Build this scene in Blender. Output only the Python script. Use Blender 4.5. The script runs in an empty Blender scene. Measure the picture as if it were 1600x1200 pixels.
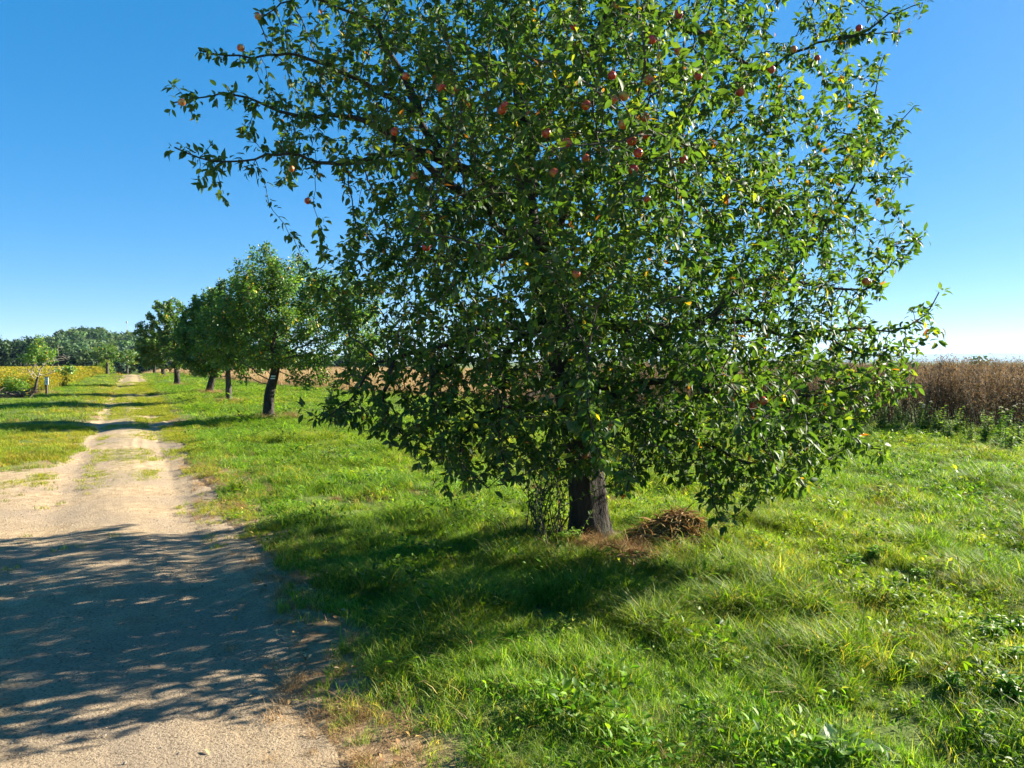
import bpy, math, random
import numpy as np
from mathutils import Matrix, Vector, kdtree

# ------------------------------------------------------------------ camera, sky, sun, exposure
scene = bpy.context.scene
F_PX, CAM_H = 1186.0, 1.6                     # focal length in pixels of the 1600 px wide photograph
PITCH = math.radians(-1.69)
cam_data = bpy.data.cameras.new('camera')
cam_data.sensor_width = 36.0
cam_data.lens = 36.0 * F_PX / 1600.0
cam_data.clip_start = 0.05
cam_data.clip_end = 30000.0
cam = bpy.data.objects.new('camera', cam_data)
scene.collection.objects.link(cam)
cam.location = (0, 0, CAM_H)
cam.rotation_euler = (math.pi / 2 + PITCH, 0, 0)
scene.camera = cam

SUN_EL = math.radians(26.0)
SUN_AZ = math.atan2(0.916, 0.40)              # from +Y towards +X
world = bpy.data.worlds.new('World')
scene.world = world
world.use_nodes = True
wn = world.node_tree
wn.nodes.clear()
sky = wn.nodes.new('ShaderNodeTexSky')
sky.sky_type = 'NISHITA'
sky.sun_disc = False
sky.sun_elevation = SUN_EL
sky.sun_rotation = SUN_AZ
sky.altitude = 200
sky.air_density = 0.5
sky.dust_density = 0.15
sky.ozone_density = 3.0
bg = wn.nodes.new('ShaderNodeBackground')
bg.inputs['Strength'].default_value = 0.117
hs = wn.nodes.new('ShaderNodeHueSaturation')
hs.inputs['Saturation'].default_value = 2.08
wo = wn.nodes.new('ShaderNodeOutputWorld')
gm = wn.nodes.new('ShaderNodeGamma')
gm.inputs[1].default_value = 0.45
wn.links.new(sky.outputs[0], gm.inputs[0])
wn.links.new(gm.outputs[0], hs.inputs['Color'])
wn.links.new(hs.outputs[0], bg.inputs[0])
wn.links.new(bg.outputs[0], wo.inputs[0])

sun_data = bpy.data.lights.new('sun', 'SUN')
sun_data.energy = 5.0
sun_data.angle = math.radians(0.53)
sun_data.color = (1.0, 0.92, 0.78)
sun = bpy.data.objects.new('sun', sun_data)
scene.collection.objects.link(sun)
sd = Vector((math.sin(SUN_AZ) * math.cos(SUN_EL), math.cos(SUN_AZ) * math.cos(SUN_EL), math.sin(SUN_EL)))
sun.rotation_euler = (-sd).to_track_quat('-Z', 'Y').to_euler()

scene.view_settings.view_transform = 'Standard'
scene.view_settings.look = 'None'
scene.view_settings.exposure = 2.1
scene.view_settings.gamma = 1.0
scene.view_settings.use_curve_mapping = False
scene.render.engine = 'CYCLES'
scene.cycles.use_denoising = True
scene.cycles.max_bounces = 8
scene.cycles.transparent_max_bounces = 8
scene.cycles.volume_bounces = 0

# ------------------------------------------------------------------ helpers
RNG = np.random.default_rng(11)

def link(o):
    scene.collection.objects.link(o)
    return o

def tag(o, label=None, cat=None, group=None, kind=None):
    if label: o['label'] = label
    if cat: o['category'] = cat
    if group: o['group'] = group
    if kind: o['kind'] = kind
    return o

def empty(name, loc):
    o = bpy.data.objects.new(name, None)
    o.location = loc
    o.empty_display_size = 0.1
    return link(o)

def mesh_from(name, verts, faces, mat=None, smooth=True, col=None, uv=None):
    """verts (N,3); faces: (M,3) or (M,4) int array, or a list of such arrays; col: (N,3) point colours"""
    verts = np.asarray(verts, dtype=np.float32)
    fl = faces if isinstance(faces, list) else [faces]
    fl = [np.asarray(f, dtype=np.int32) for f in fl if len(f)]
    me = bpy.data.meshes.new(name)
    me.vertices.add(len(verts))
    me.vertices.foreach_set('co', verts.ravel())
    if fl:
        loops = np.concatenate([f.ravel() for f in fl])
        cnt = np.concatenate([np.full(len(f), f.shape[1], dtype=np.int32) for f in fl])
        start = np.concatenate([[0], np.cumsum(cnt)[:-1]]).astype(np.int32)
        me.loops.add(len(loops))
        me.loops.foreach_set('vertex_index', loops)
        me.polygons.add(len(cnt))
        me.polygons.foreach_set('loop_start', start)
        me.polygons.foreach_set('loop_total', cnt)
        me.polygons.foreach_set('use_smooth', np.full(len(cnt), smooth, dtype=bool))
    if col is not None:
        a = me.attributes.new('col', 'FLOAT_COLOR', 'POINT')
        c4 = np.ones((len(verts), 4), dtype=np.float32)
        c4[:, :3] = col
        a.data.foreach_set('color', c4.ravel())
    if mat is not None:
        me.materials.append(mat)
    me.update(calc_edges=True)
    me.validate()
    return me

def obj(name, me, parent=None):
    o = link(bpy.data.objects.new(name, me))
    if parent is not None:
        o.parent = parent
    return o

def PX(px, py, d):
    """point at distance d (along +Y) seen at photograph pixel px, py"""
    a = (px - 800.0) / F_PX
    b = (600.0 - py) / F_PX
    th = -PITCH
    v = np.array([a, math.cos(th) + b * math.sin(th), -math.sin(th) + b * math.cos(th)])
    return v * (d / v[1]) + np.array([0, 0, CAM_H])

def to_px(p):
    p = np.asarray(p, dtype=float)
    q = p - np.array([0, 0, CAM_H])
    th = -PITCH
    fw = q[..., 1] * math.cos(th) - q[..., 2] * math.sin(th)
    up = q[..., 1] * math.sin(th) + q[..., 2] * math.cos(th)
    return np.stack([800 + F_PX * q[..., 0] / fw, 600 - F_PX * up / fw], -1)

_NT = np.random.default_rng(5).random((256, 256))
def vnoise(x, y, seed=0):
    x = np.asarray(x, dtype=float) + seed * 17.3
    y = np.asarray(y, dtype=float) + seed * 9.7
    xi, yi = np.floor(x).astype(int), np.floor(y).astype(int)
    fx, fy = x - xi, y - yi
    fx, fy = fx * fx * (3 - 2 * fx), fy * fy * (3 - 2 * fy)
    g = lambda i, j: _NT[i % 256, j % 256]
    return (g(xi, yi) * (1 - fx) + g(xi + 1, yi) * fx) * (1 - fy) + (g(xi, yi + 1) * (1 - fx) + g(xi + 1, yi + 1) * fx) * fy

def fbm(x, y, seed=0, oct=3):
    s, a, t = 0, 1.0, 0
    for k in range(oct):
        s = s + a * vnoise(np.asarray(x) * 2 ** k, np.asarray(y) * 2 ** k, seed + k)
        t += a
        a *= 0.5
    return s / t

def sstep(a, b, x):
    t = np.clip((np.asarray(x, dtype=float) - a) / (b - a), 0, 1)
    return t * t * (3 - 2 * t)

# ------------------------------------------------------------------ the lie of the land
# s runs along the track, t across it (to the right); the camera stands at s = t = 0
def to_st(x, y):
    return -0.4472 * x + 0.8944 * y, 0.8944 * x + 0.4472 * y

def from_st(s, t):
    return -0.4472 * s + 0.8944 * t, 0.8944 * s + 0.4472 * t

TREE_BASE = PX(922, 845, 6.8)
TREE_BASE[2] = 0.03

def track_right(s):
    return 0.92 + 0.22 * (fbm(np.asarray(s) * 0.55, 3.1, 2) - 0.5) * 2
def track_left(s):
    return -1.0 - 8.5 * (1 - sstep(9.8, 14.2, s)) + 0.25 * (fbm(np.asarray(s) * 0.6, 8.1, 4) - 0.5) * 2

def height(x, y):
    x = np.asarray(x, dtype=float); y = np.asarray(y, dtype=float)
    s, t = to_st(x, y)
    r = np.hypot(x, y)
    inside = sstep(0.5, -0.5, t - 0.95) * sstep(-0.6, 0.6, t - track_left(s) + 0.3)
    near = sstep(90, 30, r)
    bump = (0.16 * (fbm(x * 0.35, y * 0.35, 1) - 0.5) + 0.11 * (fbm(x * 1.25, y * 1.25, 3, 2) - 0.5)) * near
    h = bump * (1 - 0.9 * inside) - 0.06 * inside * near
    h = h + 0.03 * np.exp(-((x - TREE_BASE[0]) ** 2 + (y - TREE_BASE[1]) ** 2) / 0.9)
    h = h - 4.5 * sstep(98, 240, r)
    return h

# ------------------------------------------------------------------ materials
def new_mat(name):
    m = bpy.data.materials.new(name)
    m.use_nodes = True
    nt = m.node_tree
    nt.nodes.clear()
    out = nt.nodes.new('ShaderNodeOutputMaterial')
    return m, nt, out

def N(nt, kind, **kw):
    n = nt.nodes.new(kind)
    for k, v in kw.items():
        setattr(n, k, v)
    return n

def attr(nt, name, kind='GEOMETRY'):
    n = nt.nodes.new('ShaderNodeAttribute')
    n.attribute_name = name
    n.attribute_type = kind
    return n

def mixc(nt, fac, a, b, mode='MIX'):
    n = nt.nodes.new('ShaderNodeMix')
    n.data_type = 'RGBA'
    n.blend_type = mode
    for sock, v in ((n.inputs[0], fac), (n.inputs[6], a), (n.inputs[7], b)):
        if isinstance(v, (int, float)):
            sock.default_value = v
        elif isinstance(v, tuple):
            sock.default_value = (*v, 1) if len(v) == 3 else v
        else:
            nt.links.new(v, sock)
    return n.outputs[2]

def ramp(nt, fac, stops):
    n = nt.nodes.new('ShaderNodeValToRGB')
    cr = n.color_ramp
    while len(cr.elements) > len(stops):
        cr.elements.remove(cr.elements[-1])
    while len(cr.elements) < len(stops):
        cr.elements.new(0.5)
    for e, (p, c) in zip(cr.elements, stops):
        e.position = p
        e.color = (*c, 1)
    nt.links.new(fac, n.inputs[0])
    return n.outputs[0]

def noise(nt, scale, detail=4, rough=0.55, vec=None):
    n = nt.nodes.new('ShaderNodeTexNoise')
    n.inputs['Scale'].default_value = scale
    n.inputs['Detail'].default_value = detail
    n.inputs['Roughness'].default_value = rough
    if vec is not None:
        nt.links.new(vec, n.inputs['Vector'])
    return n.outputs['Fac']

def objcoord(nt):
    return nt.nodes.new('ShaderNodeTexCoord').outputs['Object']

def bump(nt, h, strength, dist):
    b = nt.nodes.new('ShaderNodeBump')
    b.inputs['Strength'].default_value = strength
    b.inputs['Distance'].default_value = dist
    nt.links.new(h, b.inputs['Height'])
    return b.outputs[0]

def leaf_material(name, instanced=False, under=1.0, rough=0.42, trans=0.35, spec=0.5, tgain=(1.5, 1.7, 0.6)):
    """thin leaf: glossy upper side, duller and paler underside, light passing through"""
    m, nt, out = new_mat(name)
    c = attr(nt, 'col').outputs['Color']
    if instanced:
        c = mixc(nt, 1.0, c, attr(nt, 'tint', 'INSTANCER').outputs['Color'], 'MULTIPLY')
    base = c
    if under != 1.0:
        g = nt.nodes.new('ShaderNodeNewGeometry')
        pale = mixc(nt, 0.45, c, (0.16 * under, 0.20 * under, 0.12 * under))
        base = mixc(nt, g.outputs['Backfacing'], c, pale)
    p = N(nt, 'ShaderNodeBsdfPrincipled')
    nt.links.new(base, p.inputs['Base Color'])
    p.inputs['Roughness'].default_value = rough
    p.inputs['Specular IOR Level'].default_value = spec
    t = N(nt, 'ShaderNodeBsdfTranslucent')
    nt.links.new(mixc(nt, 1.0, c, tgain, 'MULTIPLY'), t.inputs['Color'])
    mx = N(nt, 'ShaderNodeMixShader')
    mx.inputs[0].default_value = trans
    nt.links.new(p.outputs[0], mx.inputs[1])
    nt.links.new(t.outputs[0], mx.inputs[2])
    nt.links.new(mx.outputs[0], out.inputs[0])
    return m

def bark_material(name, c0, c1, scale=14.0, strength=0.9):
    m, nt, out = new_mat(name)
    co = objcoord(nt)
    mp = N(nt, 'ShaderNodeMapping')
    mp.inputs['Scale'].default_value = (1, 1, 0.28)
    nt.links.new(co, mp.inputs['Vector'])
    n1 = noise(nt, scale, 6, 0.65, mp.outputs[0])
    n2 = noise(nt, scale * 0.25, 3, 0.5, co)
    colr = ramp(nt, n1, [(0.3, c0), (0.62, c1)])
    colr = mixc(nt, ramp(nt, n2, [(0.5, (0, 0, 0)), (0.7, (.6, .6, .6))]), colr, (0.07, 0.075, 0.05))
    p = N(nt, 'ShaderNodeBsdfPrincipled')
    nt.links.new(colr, p.inputs['Base Color'])
    p.inputs['Roughness'].default_value = 0.9
    p.inputs['Specular IOR Level'].default_value = 0.2
    nt.links.new(bump(nt, n1, strength, 0.06), p.inputs['Normal'])
    nt.links.new(p.outputs[0], out.inputs[0])
    return m

def plain(name, c, rough=0.8, spec=0.3):
    m, nt, out = new_mat(name)
    n = noise(nt, 9.0, 3, 0.5, objcoord(nt))
    col = mixc(nt, n, tuple(v * 0.8 for v in c), tuple(min(1, v * 1.15) for v in c))
    p = N(nt, 'ShaderNodeBsdfPrincipled')
    nt.links.new(col, p.inputs['Base Color'])
    p.inputs['Roughness'].default_value = rough
    p.inputs['Specular IOR Level'].default_value = spec
    nt.links.new(p.outputs[0], out.inputs[0])
    return m

M = {}
M['leaf'] = leaf_material('apple_leaf', under=0.9, rough=0.55, trans=0.40, spec=0.22, tgain=(2.3, 2.0, 0.5))
M['leaf_far'] = leaf_material('fruit_tree_leaf', under=0.9, rough=0.45, trans=0.38)
M['forest_leaf'] = leaf_material('forest_leaf', rough=0.6, trans=0.22, spec=0.2)
M['grass'] = leaf_material('grass_blade', instanced=True, rough=0.55, trans=0.45, spec=0.22, tgain=(1.5, 1.5, 0.5))
M['straw'] = leaf_material('dry_stalk', instanced=True, rough=0.7, trans=0.25, spec=0.15, tgain=(1.2, 1.05, 0.8))
M['weed'] = leaf_material('weed_leaf', rough=0.5, trans=0.38, spec=0.35)
M['dry'] = leaf_material('dry_leaf', rough=0.75, trans=0.2, spec=0.15, tgain=(1.2, 1.05, 0.8))
M['bark'] = bark_material('apple_bark', (0.013, 0.011, 0.009), (0.062, 0.051, 0.04))
M['twig'] = plain('twig_bark', (0.085, 0.07, 0.055), 0.8, 0.2)
M['dead_wood'] = plain('dead_wood', (0.30, 0.26, 0.21), 0.85, 0.2)
M['pale_bark'] = bark_material('pale_bark', (0.03, 0.026, 0.02), (0.11, 0.093, 0.073))
M['white_paint'] = plain('white_paint', (0.78, 0.78, 0.75), 0.6, 0.3)
M['green_paint'] = plain('green_paint', (0.03, 0.12, 0.06), 0.6, 0.3)
M['post_wood'] = plain('post_wood', (0.07, 0.055, 0.045), 0.85, 0.2)
M['metal'] = plain('mast_metal', (0.3, 0.31, 0.33), 0.5, 0.4)
M['ink'] = plain('printed_ink', (0.10, 0.10, 0.11), 0.7, 0.2)

def ground_material():
    m, nt, out = new_mat('meadow_soil')
    bare_a = attr(nt, 'col')
    co = objcoord(nt)
    n1 = noise(nt, 1.1, 6, 0.6, co)
    n2 = noise(nt, 16.0, 5, 0.65, co)
    n3 = noise(nt, 0.12, 3, 0.5, co)
    a = ramp(nt, n2, [(0.30, (0.045, 0.036, 0.018)), (0.52, (0.07, 0.10, 0.02)), (0.72, (0.12, 0.14, 0.035))])
    b = ramp(nt, n1, [(0.35, (0.06, 0.11, 0.018)), (0.65, (0.13, 0.16, 0.04))])
    c = mixc(nt, 0.45, a, b)
    c = mixc(nt, n3, c, (0.10, 0.14, 0.03))
    sepb = N(nt, 'ShaderNodeSeparateColor')
    nt.links.new(bare_a.outputs['Color'], sepb.inputs[0])
    soil = ramp(nt, n2, [(0.3, (0.13, 0.085, 0.045)), (0.55, (0.26, 0.18, 0.10)), (0.75, (0.36, 0.27, 0.16))])
    c = mixc(nt, sepb.outputs[0], c, soil)
    p = N(nt, 'ShaderNodeBsdfPrincipled')
    nt.links.new(c, p.inputs['Base Color'])
    p.inputs['Roughness'].default_value = 0.95
    p.inputs['Specular IOR Level'].default_value = 0.1
    nt.links.new(bump(nt, n2, 0.7, 0.04), p.inputs['Normal'])
    nt.links.new(p.outputs[0], out.inputs[0])
    return m

def track_material():
    m, nt, out = new_mat('track_dirt')
    co = objcoord(nt)
    fine = noise(nt, 70.0, 5, 0.7, co)
    mid = noise(nt, 7.0, 6, 0.65, co)
    big = noise(nt, 0.8, 4, 0.55, co)
    grit = nt.nodes.new('ShaderNodeTexVoronoi')
    grit.inputs['Scale'].default_value = 95.0
    nt.links.new(co, grit.inputs['Vector'])
    dirt = ramp(nt, mid, [(0.28, (0.33, 0.23, 0.13)), (0.5, (0.50, 0.37, 0.22)), (0.72, (0.62, 0.48, 0.30))])
    dirt = mixc(nt, ramp(nt, big, [(0.42, (0, 0, 0)), (0.62, (1, 1, 1))]), dirt, (0.40, 0.31, 0.21))
    dirt = mixc(nt, ramp(nt, fine, [(0.38, (0.8, 0.8, 0.8)), (0.49, (0, 0, 0))]), dirt, (0.13, 0.095, 0.06))
    dirt = mixc(nt, ramp(nt, grit.outputs['Distance'], [(0.10, (0.55, 0.55, 0.55)), (0.22, (0, 0, 0))]), dirt, (0.45, 0.40, 0.33))
    veg = attr(nt, 'col')
    sep = N(nt, 'ShaderNodeSeparateColor')
    nt.links.new(veg.outputs['Color'], sep.inputs[0])
    ad = N(nt, 'ShaderNodeMath', operation='ADD')
    nt.links.new(sep.outputs[0], ad.inputs[0])
    patch = noise(nt, 3.2, 6, 0.7, co)
    nt.links.new(patch, ad.inputs[1])
    vm = ramp(nt, ad.outputs[0], [(0.84, (0, 0, 0)), (1.0, (1, 1, 1))])
    turf = ramp(nt, fine, [(0.3, (0.10, 0.10, 0.025)), (0.55, (0.19, 0.185, 0.045)), (0.75, (0.27, 0.25, 0.08))])
    colr = mixc(nt, vm, dirt, turf)
    # far along, the wheel tracks are worn brown earth
    colr = mixc(nt, sep.outputs[1], colr, mixc(nt, mid, (0.20, 0.155, 0.06), (0.30, 0.24, 0.10)))
    p = N(nt, 'ShaderNodeBsdfPrincipled')
    nt.links.new(colr, p.inputs['Base Color'])
    p.inputs['Roughness'].default_value = 0.95
    p.inputs['Specular IOR Level'].default_value = 0.12
    hsum = N(nt, 'ShaderNodeMath', operation='ADD')
    nt.links.new(mid, hsum.inputs[0])
    nt.links.new(fine, hsum.inputs[1])
    nt.links.new(bump(nt, hsum.outputs[0], 1.0, 0.04), p.inputs['Normal'])
    nt.links.new(p.outputs[0], out.inputs[0])
    return m

M['ground'] = ground_material()
M['track'] = track_material()

# ------------------------------------------------------------------ ground sheet and track
rr = np.concatenate([[0.0], 0.4 * 1.035 ** np.arange(0, 292)])
rr = np.append(rr[rr < 9000], [11000.0, 16500.0])
na = 400
th = np.linspace(0, 2 * np.pi, na, endpoint=False)
R_, T_ = np.meshgrid(rr, th, indexing='ij')
gx, gy = R_ * np.sin(T_), R_ * np.cos(T_)
gs, gt = to_st(gx, gy)
gz = height(gx, gy)
under = sstep(-0.05, -0.35, gt - track_right(gs)) * sstep(-0.05, 0.25, gt - track_left(gs)) * (gs > -9) * (gs < 113)
gz = gz - 0.09 * under
bare_g = np.clip(sstep(.65, .1, gt - track_right(gs)) * sstep(-.5, -.1, gt - track_left(gs)) * (gs > -9) * (gs < 113) + .8 * np.exp(-((gx - TREE_BASE[0]) ** 2 + (gy - TREE_BASE[1] + .2) ** 2) / .3), 0, 1)
idx = np.arange(len(rr) * na).reshape(len(rr), na)
q = np.stack([idx[:-1], idx[1:], np.roll(idx, -1, 1)[1:], np.roll(idx, -1, 1)[:-1]], -1).reshape(-1, 4)
g = obj('ground', mesh_from('ground', np.stack([gx, gy, gz], -1).reshape(-1, 3), q[:, ::-1], M['ground'], col=np.repeat(bare_g.reshape(-1, 1), 3, 1)))
tag(g, 'gently rolling meadow ground under the grass', 'ground', kind='structure')

sv = np.concatenate([np.arange(-8, 17, 0.085), 17 + np.cumsum(0.09 * 1.018 ** np.arange(0, 170))])
sv = sv[sv < 112]
fr = np.linspace(0, 1, 110)
S_, FR = np.meshgrid(sv, fr, indexing='ij')
TL, TR = track_left(S_) - 0.12, track_right(S_) + 0.38
# even columns near the right edge, wider ones towards the apron on the left
T2 = TR + (TL - TR) * (0.35 * FR + 0.65 * FR ** 1.7)
tx, ty = from_st(S_, T2)
tz = height(tx, ty) + 0.012
rut = -0.035 * np.exp(-((T2 + 0.80) / 0.22) ** 2) - 0.035 * np.exp(-((T2 - 0.48) / 0.22) ** 2)
rut = rut + 0.03 * np.exp(-((T2 + 0.15) / 0.3) ** 2)
tz = tz + rut * sstep(3, 12, S_) + 0.016 * (fbm(tx * 2.6, ty * 2.6, 7) - 0.5) + 0.016 * (fbm(tx * 10, ty * 10, 9, 2) - 0.5) + .0035 * np.sin(T2 * 34 + 3 * fbm(tx, ty, 3)) * sstep(.45, .62, fbm(T2 * 1.4, S_ * .22, 29))
edge = np.minimum(FR, 1 - FR)
tz = tz - 0.10 * sstep(0.012, 0.0, edge)
# ragged right edge: the dirt thins out under the turf
rag = sstep(-0.30, 0.36, T2 - track_right(S_))
tz = tz - 0.075 * rag + 0.055 * rag * (fbm(tx * 4.5, ty * 4.5, 27) - 0.5)
bare = np.exp(-((T2 + 0.80) / 0.26) ** 2) * (1 - .5 * sstep(24, 45, S_)) + 0.8 * np.exp(-((T2 - 0.47) / 0.24) ** 2) * (1 - sstep(15, 28, S_)) + .25 * sstep(40, 60, S_)
veg = np.clip(sstep(9.0, 13.5, S_) * (.33 - .40 * bare) + .12 * sstep(16, 30, S_) * (1 - bare) + .25 * rag * sstep(6, 9, S_), 0, 0.95)
veg = veg + .34 * (fbm(tx * 1.1, ty * 1.1, 37) - .5) * sstep(6, 10, S_)
brown = 0.55 * sstep(18, 50, S_)
tc = np.stack([veg, brown, np.zeros_like(veg)], -1).reshape(-1, 3)
idx = np.arange(S_.size).reshape(S_.shape)
q = np.stack([idx[:-1, :-1], idx[1:, :-1], idx[1:, 1:], idx[:-1, 1:]], -1).reshape(-1, 4)
tr = obj('dirt_track', mesh_from('dirt_track', np.stack([tx, ty, tz], -1).reshape(-1, 3), q, M['track'], col=tc))
tag(tr, 'sandy farm track with worn wheel ruts running to the far wood', 'track', kind='structure')

# ------------------------------------------------------------------ scatter of tufts over points (grass and crops: nobody could count them)
def blades(n, h0, h1, w, spread, lean, rng, cols, seg=3, droop=1.0):
    """n curved blades in one tuft -> verts, tris, colours"""
    ang = rng.uniform(0, 2 * np.pi, n)
    rad = spread * np.sqrt(rng.random(n))
    ra = rng.uniform(0, 2 * np.pi, n)
    bx, by = rad * np.cos(ra), rad * np.sin(ra)
    hh = rng.uniform(h0, h1, n)
    ln = hh * lean * rng.uniform(0.25, 1.3, n)
    ww = w * rng.uniform(0.6, 1.3, n)
    tw = ang + np.pi / 2 + rng.normal(0, 0.5, n)
    V, Fc, C = [], [], []
    cc = np.array([cols[i] for i in rng.integers(0, len(cols), n)]) * rng.uniform(0.75, 1.25, (n, 1))
    nv = 2 * seg + 1
    for k in range(seg + 1):
        f = k / seg
        px = bx + np.cos(ang) * ln * f ** 1.9
        py = by + np.sin(ang) * ln * f ** 1.9
        pz = hh * (f - 0.32 * droop * lean * f ** 2.6) - 0.01
        if k < seg:
            hw = 0.5 * ww * (1 - 0.75 * f ** 1.5)
            V.append(np.stack([px - np.cos(tw) * hw, py - np.sin(tw) * hw, pz], -1))
            V.append(np.stack([px + np.cos(tw) * hw, py + np.sin(tw) * hw, pz], -1))
        else:
            V.append(np.stack([px, py, pz], -1))
    V = np.stack(V, 1)
    base = (np.arange(n) * nv)[:, None]
    for k in range(seg):
        a, b, c, d = 2 * k, 2 * k + 1, 2 * k + 2, 2 * k + 3
        if k < seg - 1:
            Fc.append(base + np.array([[a, b, d]])); Fc.append(base + np.array([[a, d, c]]))
        else:
            Fc.append(base + np.array([[a, b, c]]))
    C = np.repeat(cc, nv, 0)
    return V.reshape(-1, 3), np.concatenate(Fc), C

def leafset(pos, dirv, nrm, L, W, cols, fold=0.18, curl=0.25):
    """vectorised folded leaves: 8 verts, 8 triangles each"""
    n = len(pos)
    d = dirv / np.linalg.norm(dirv, axis=1, keepdims=True)
    x = np.cross(d, nrm)
    x /= np.maximum(np.linalg.norm(x, axis=1, keepdims=True), 1e-6)
    z = np.cross(x, d)
    L = np.broadcast_to(L, (n,))[:, None]; W = np.broadcast_to(W, (n,))[:, None]
    cu = np.broadcast_to(curl, (n,))[:, None]
    def P(u, v, h):
        return pos + x * (u * W) + d * (v * L) + z * (h * L - cu * L * v * v)
    f = fold
    vs = [P(0, 0, 0), P(-.42, .30, f * .5), P(0, .32, 0), P(.42, .30, f * .5),
          P(-.40, .64, f * .45), P(0, .68, 0), P(.40, .64, f * .45), P(0, 1, 0)]
    V = np.stack(vs, 1).reshape(-1, 3)
    t = np.array([[0, 2, 1], [0, 3, 2], [1, 2, 5], [1, 5, 4], [2, 3, 6], [2, 6, 5], [4, 5, 7], [5, 6, 7]])
    Fc = ((np.arange(n) * 8)[:, None, None] + t[None]).reshape(-1, 3)
    return V, Fc, np.repeat(cols, 8, 0)

def merge(parts):
    V, Fc, C, o = [], [], [], 0
    for v, f, c in parts:
        V.append(v); Fc.append(np.asarray(f) + o); C.append(c); o += len(v)
    return np.concatenate(V), np.concatenate(Fc), np.concatenate(C)

def source_collection(name, meshes):
    c = bpy.data.collections.new(name)
    for i, me in enumerate(meshes):
        c.objects.link(bpy.data.objects.new('%s_%02d' % (name, i), me))
    return c

def scatter(name, pts, coll, nvar, scl, tint, rng, tilt=0.12, label=None, cat=None, yaw=None):
    n = len(pts)
    me = mesh_from(name, pts, np.zeros((0, 3)))
    rot = np.stack([rng.normal(0, tilt, n), rng.normal(0, tilt, n), rng.uniform(0, 6.283, n) if yaw is None else yaw], -1)
    for an, ty, key, arr in (('rot', 'FLOAT_VECTOR', 'vector', rot), ('scl', 'FLOAT_VECTOR', 'vector', scl),
                             ('tint', 'FLOAT_COLOR', 'color', np.concatenate([tint, np.ones((n, 1))], 1))):
        a = me.attributes.new(an, ty, 'POINT')
        a.data.foreach_set(key, np.asarray(arr, dtype=np.float32).ravel())
    a = me.attributes.new('vi', 'INT', 'POINT')
    vi = nvar if isinstance(nvar, np.ndarray) else rng.integers(0, nvar, n)
    a.data.foreach_set('value', vi.astype(np.int32))
    o = obj(name, me)
    ng = bpy.data.node_groups.new(name + '_scatter', 'GeometryNodeTree')
    ng.interface.new_socket('Geometry', in_out='INPUT', socket_type='NodeSocketGeometry')
    ng.interface.new_socket('Geometry', in_out='OUTPUT', socket_type='NodeSocketGeometry')
    gi, go = ng.nodes.new('NodeGroupInput'), ng.nodes.new('NodeGroupOutput')
    iop = ng.nodes.new('GeometryNodeInstanceOnPoints')
    ci = ng.nodes.new('GeometryNodeCollectionInfo')
    ci.inputs['Collection'].default_value = coll
    ci.inputs['Separate Children'].default_value = True
    ci.inputs['Reset Children'].default_value = True
    def named(an, ty):
        a = ng.nodes.new('GeometryNodeInputNamedAttribute')
        a.data_type = ty
        a.inputs['Name'].default_value = an
        return a.outputs[0]
    L = ng.links.new
    L(gi.outputs[0], iop.inputs['Points'])
    L(ci.outputs[0], iop.inputs['Instance'])
    iop.inputs['Pick Instance'].default_value = True
    L(named('vi', 'INT'), iop.inputs['Instance Index'])
    L(named('rot', 'FLOAT_VECTOR'), iop.inputs['Rotation'])
    L(named('scl', 'FLOAT_VECTOR'), iop.inputs['Scale'])
    L(iop.outputs[0], go.inputs[0])
    o.modifiers.new('scatter', 'NODES').node_group = ng
    tag(o, label, cat, kind='stuff')
    return o

# ------------------------------------------------------------------ tree growing
def in_poly(p, poly):
    x, y = p[:, 0], p[:, 1]
    ins = np.zeros(len(p), dtype=bool)
    dmin = np.full(len(p), 1e9)
    for i in range(len(poly)):
        x0, y0 = poly[i]
        x1, y1 = poly[(i + 1) % len(poly)]
        cond = ((y0 > y) != (y1 > y)) & (x < (x1 - x0) * (y - y0) / ((y1 - y0) or 1e-9) + x0)
        ins ^= cond
        e = np.array([x1 - x0, y1 - y0], dtype=float)
        u = np.clip(((x - x0) * e[0] + (y - y0) * e[1]) / max(e @ e, 1e-9), 0, 1)
        dmin = np.minimum(dmin, np.hypot(x - x0 - u * e[0], y - y0 - u * e[1]))
    return ins, dmin

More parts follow.
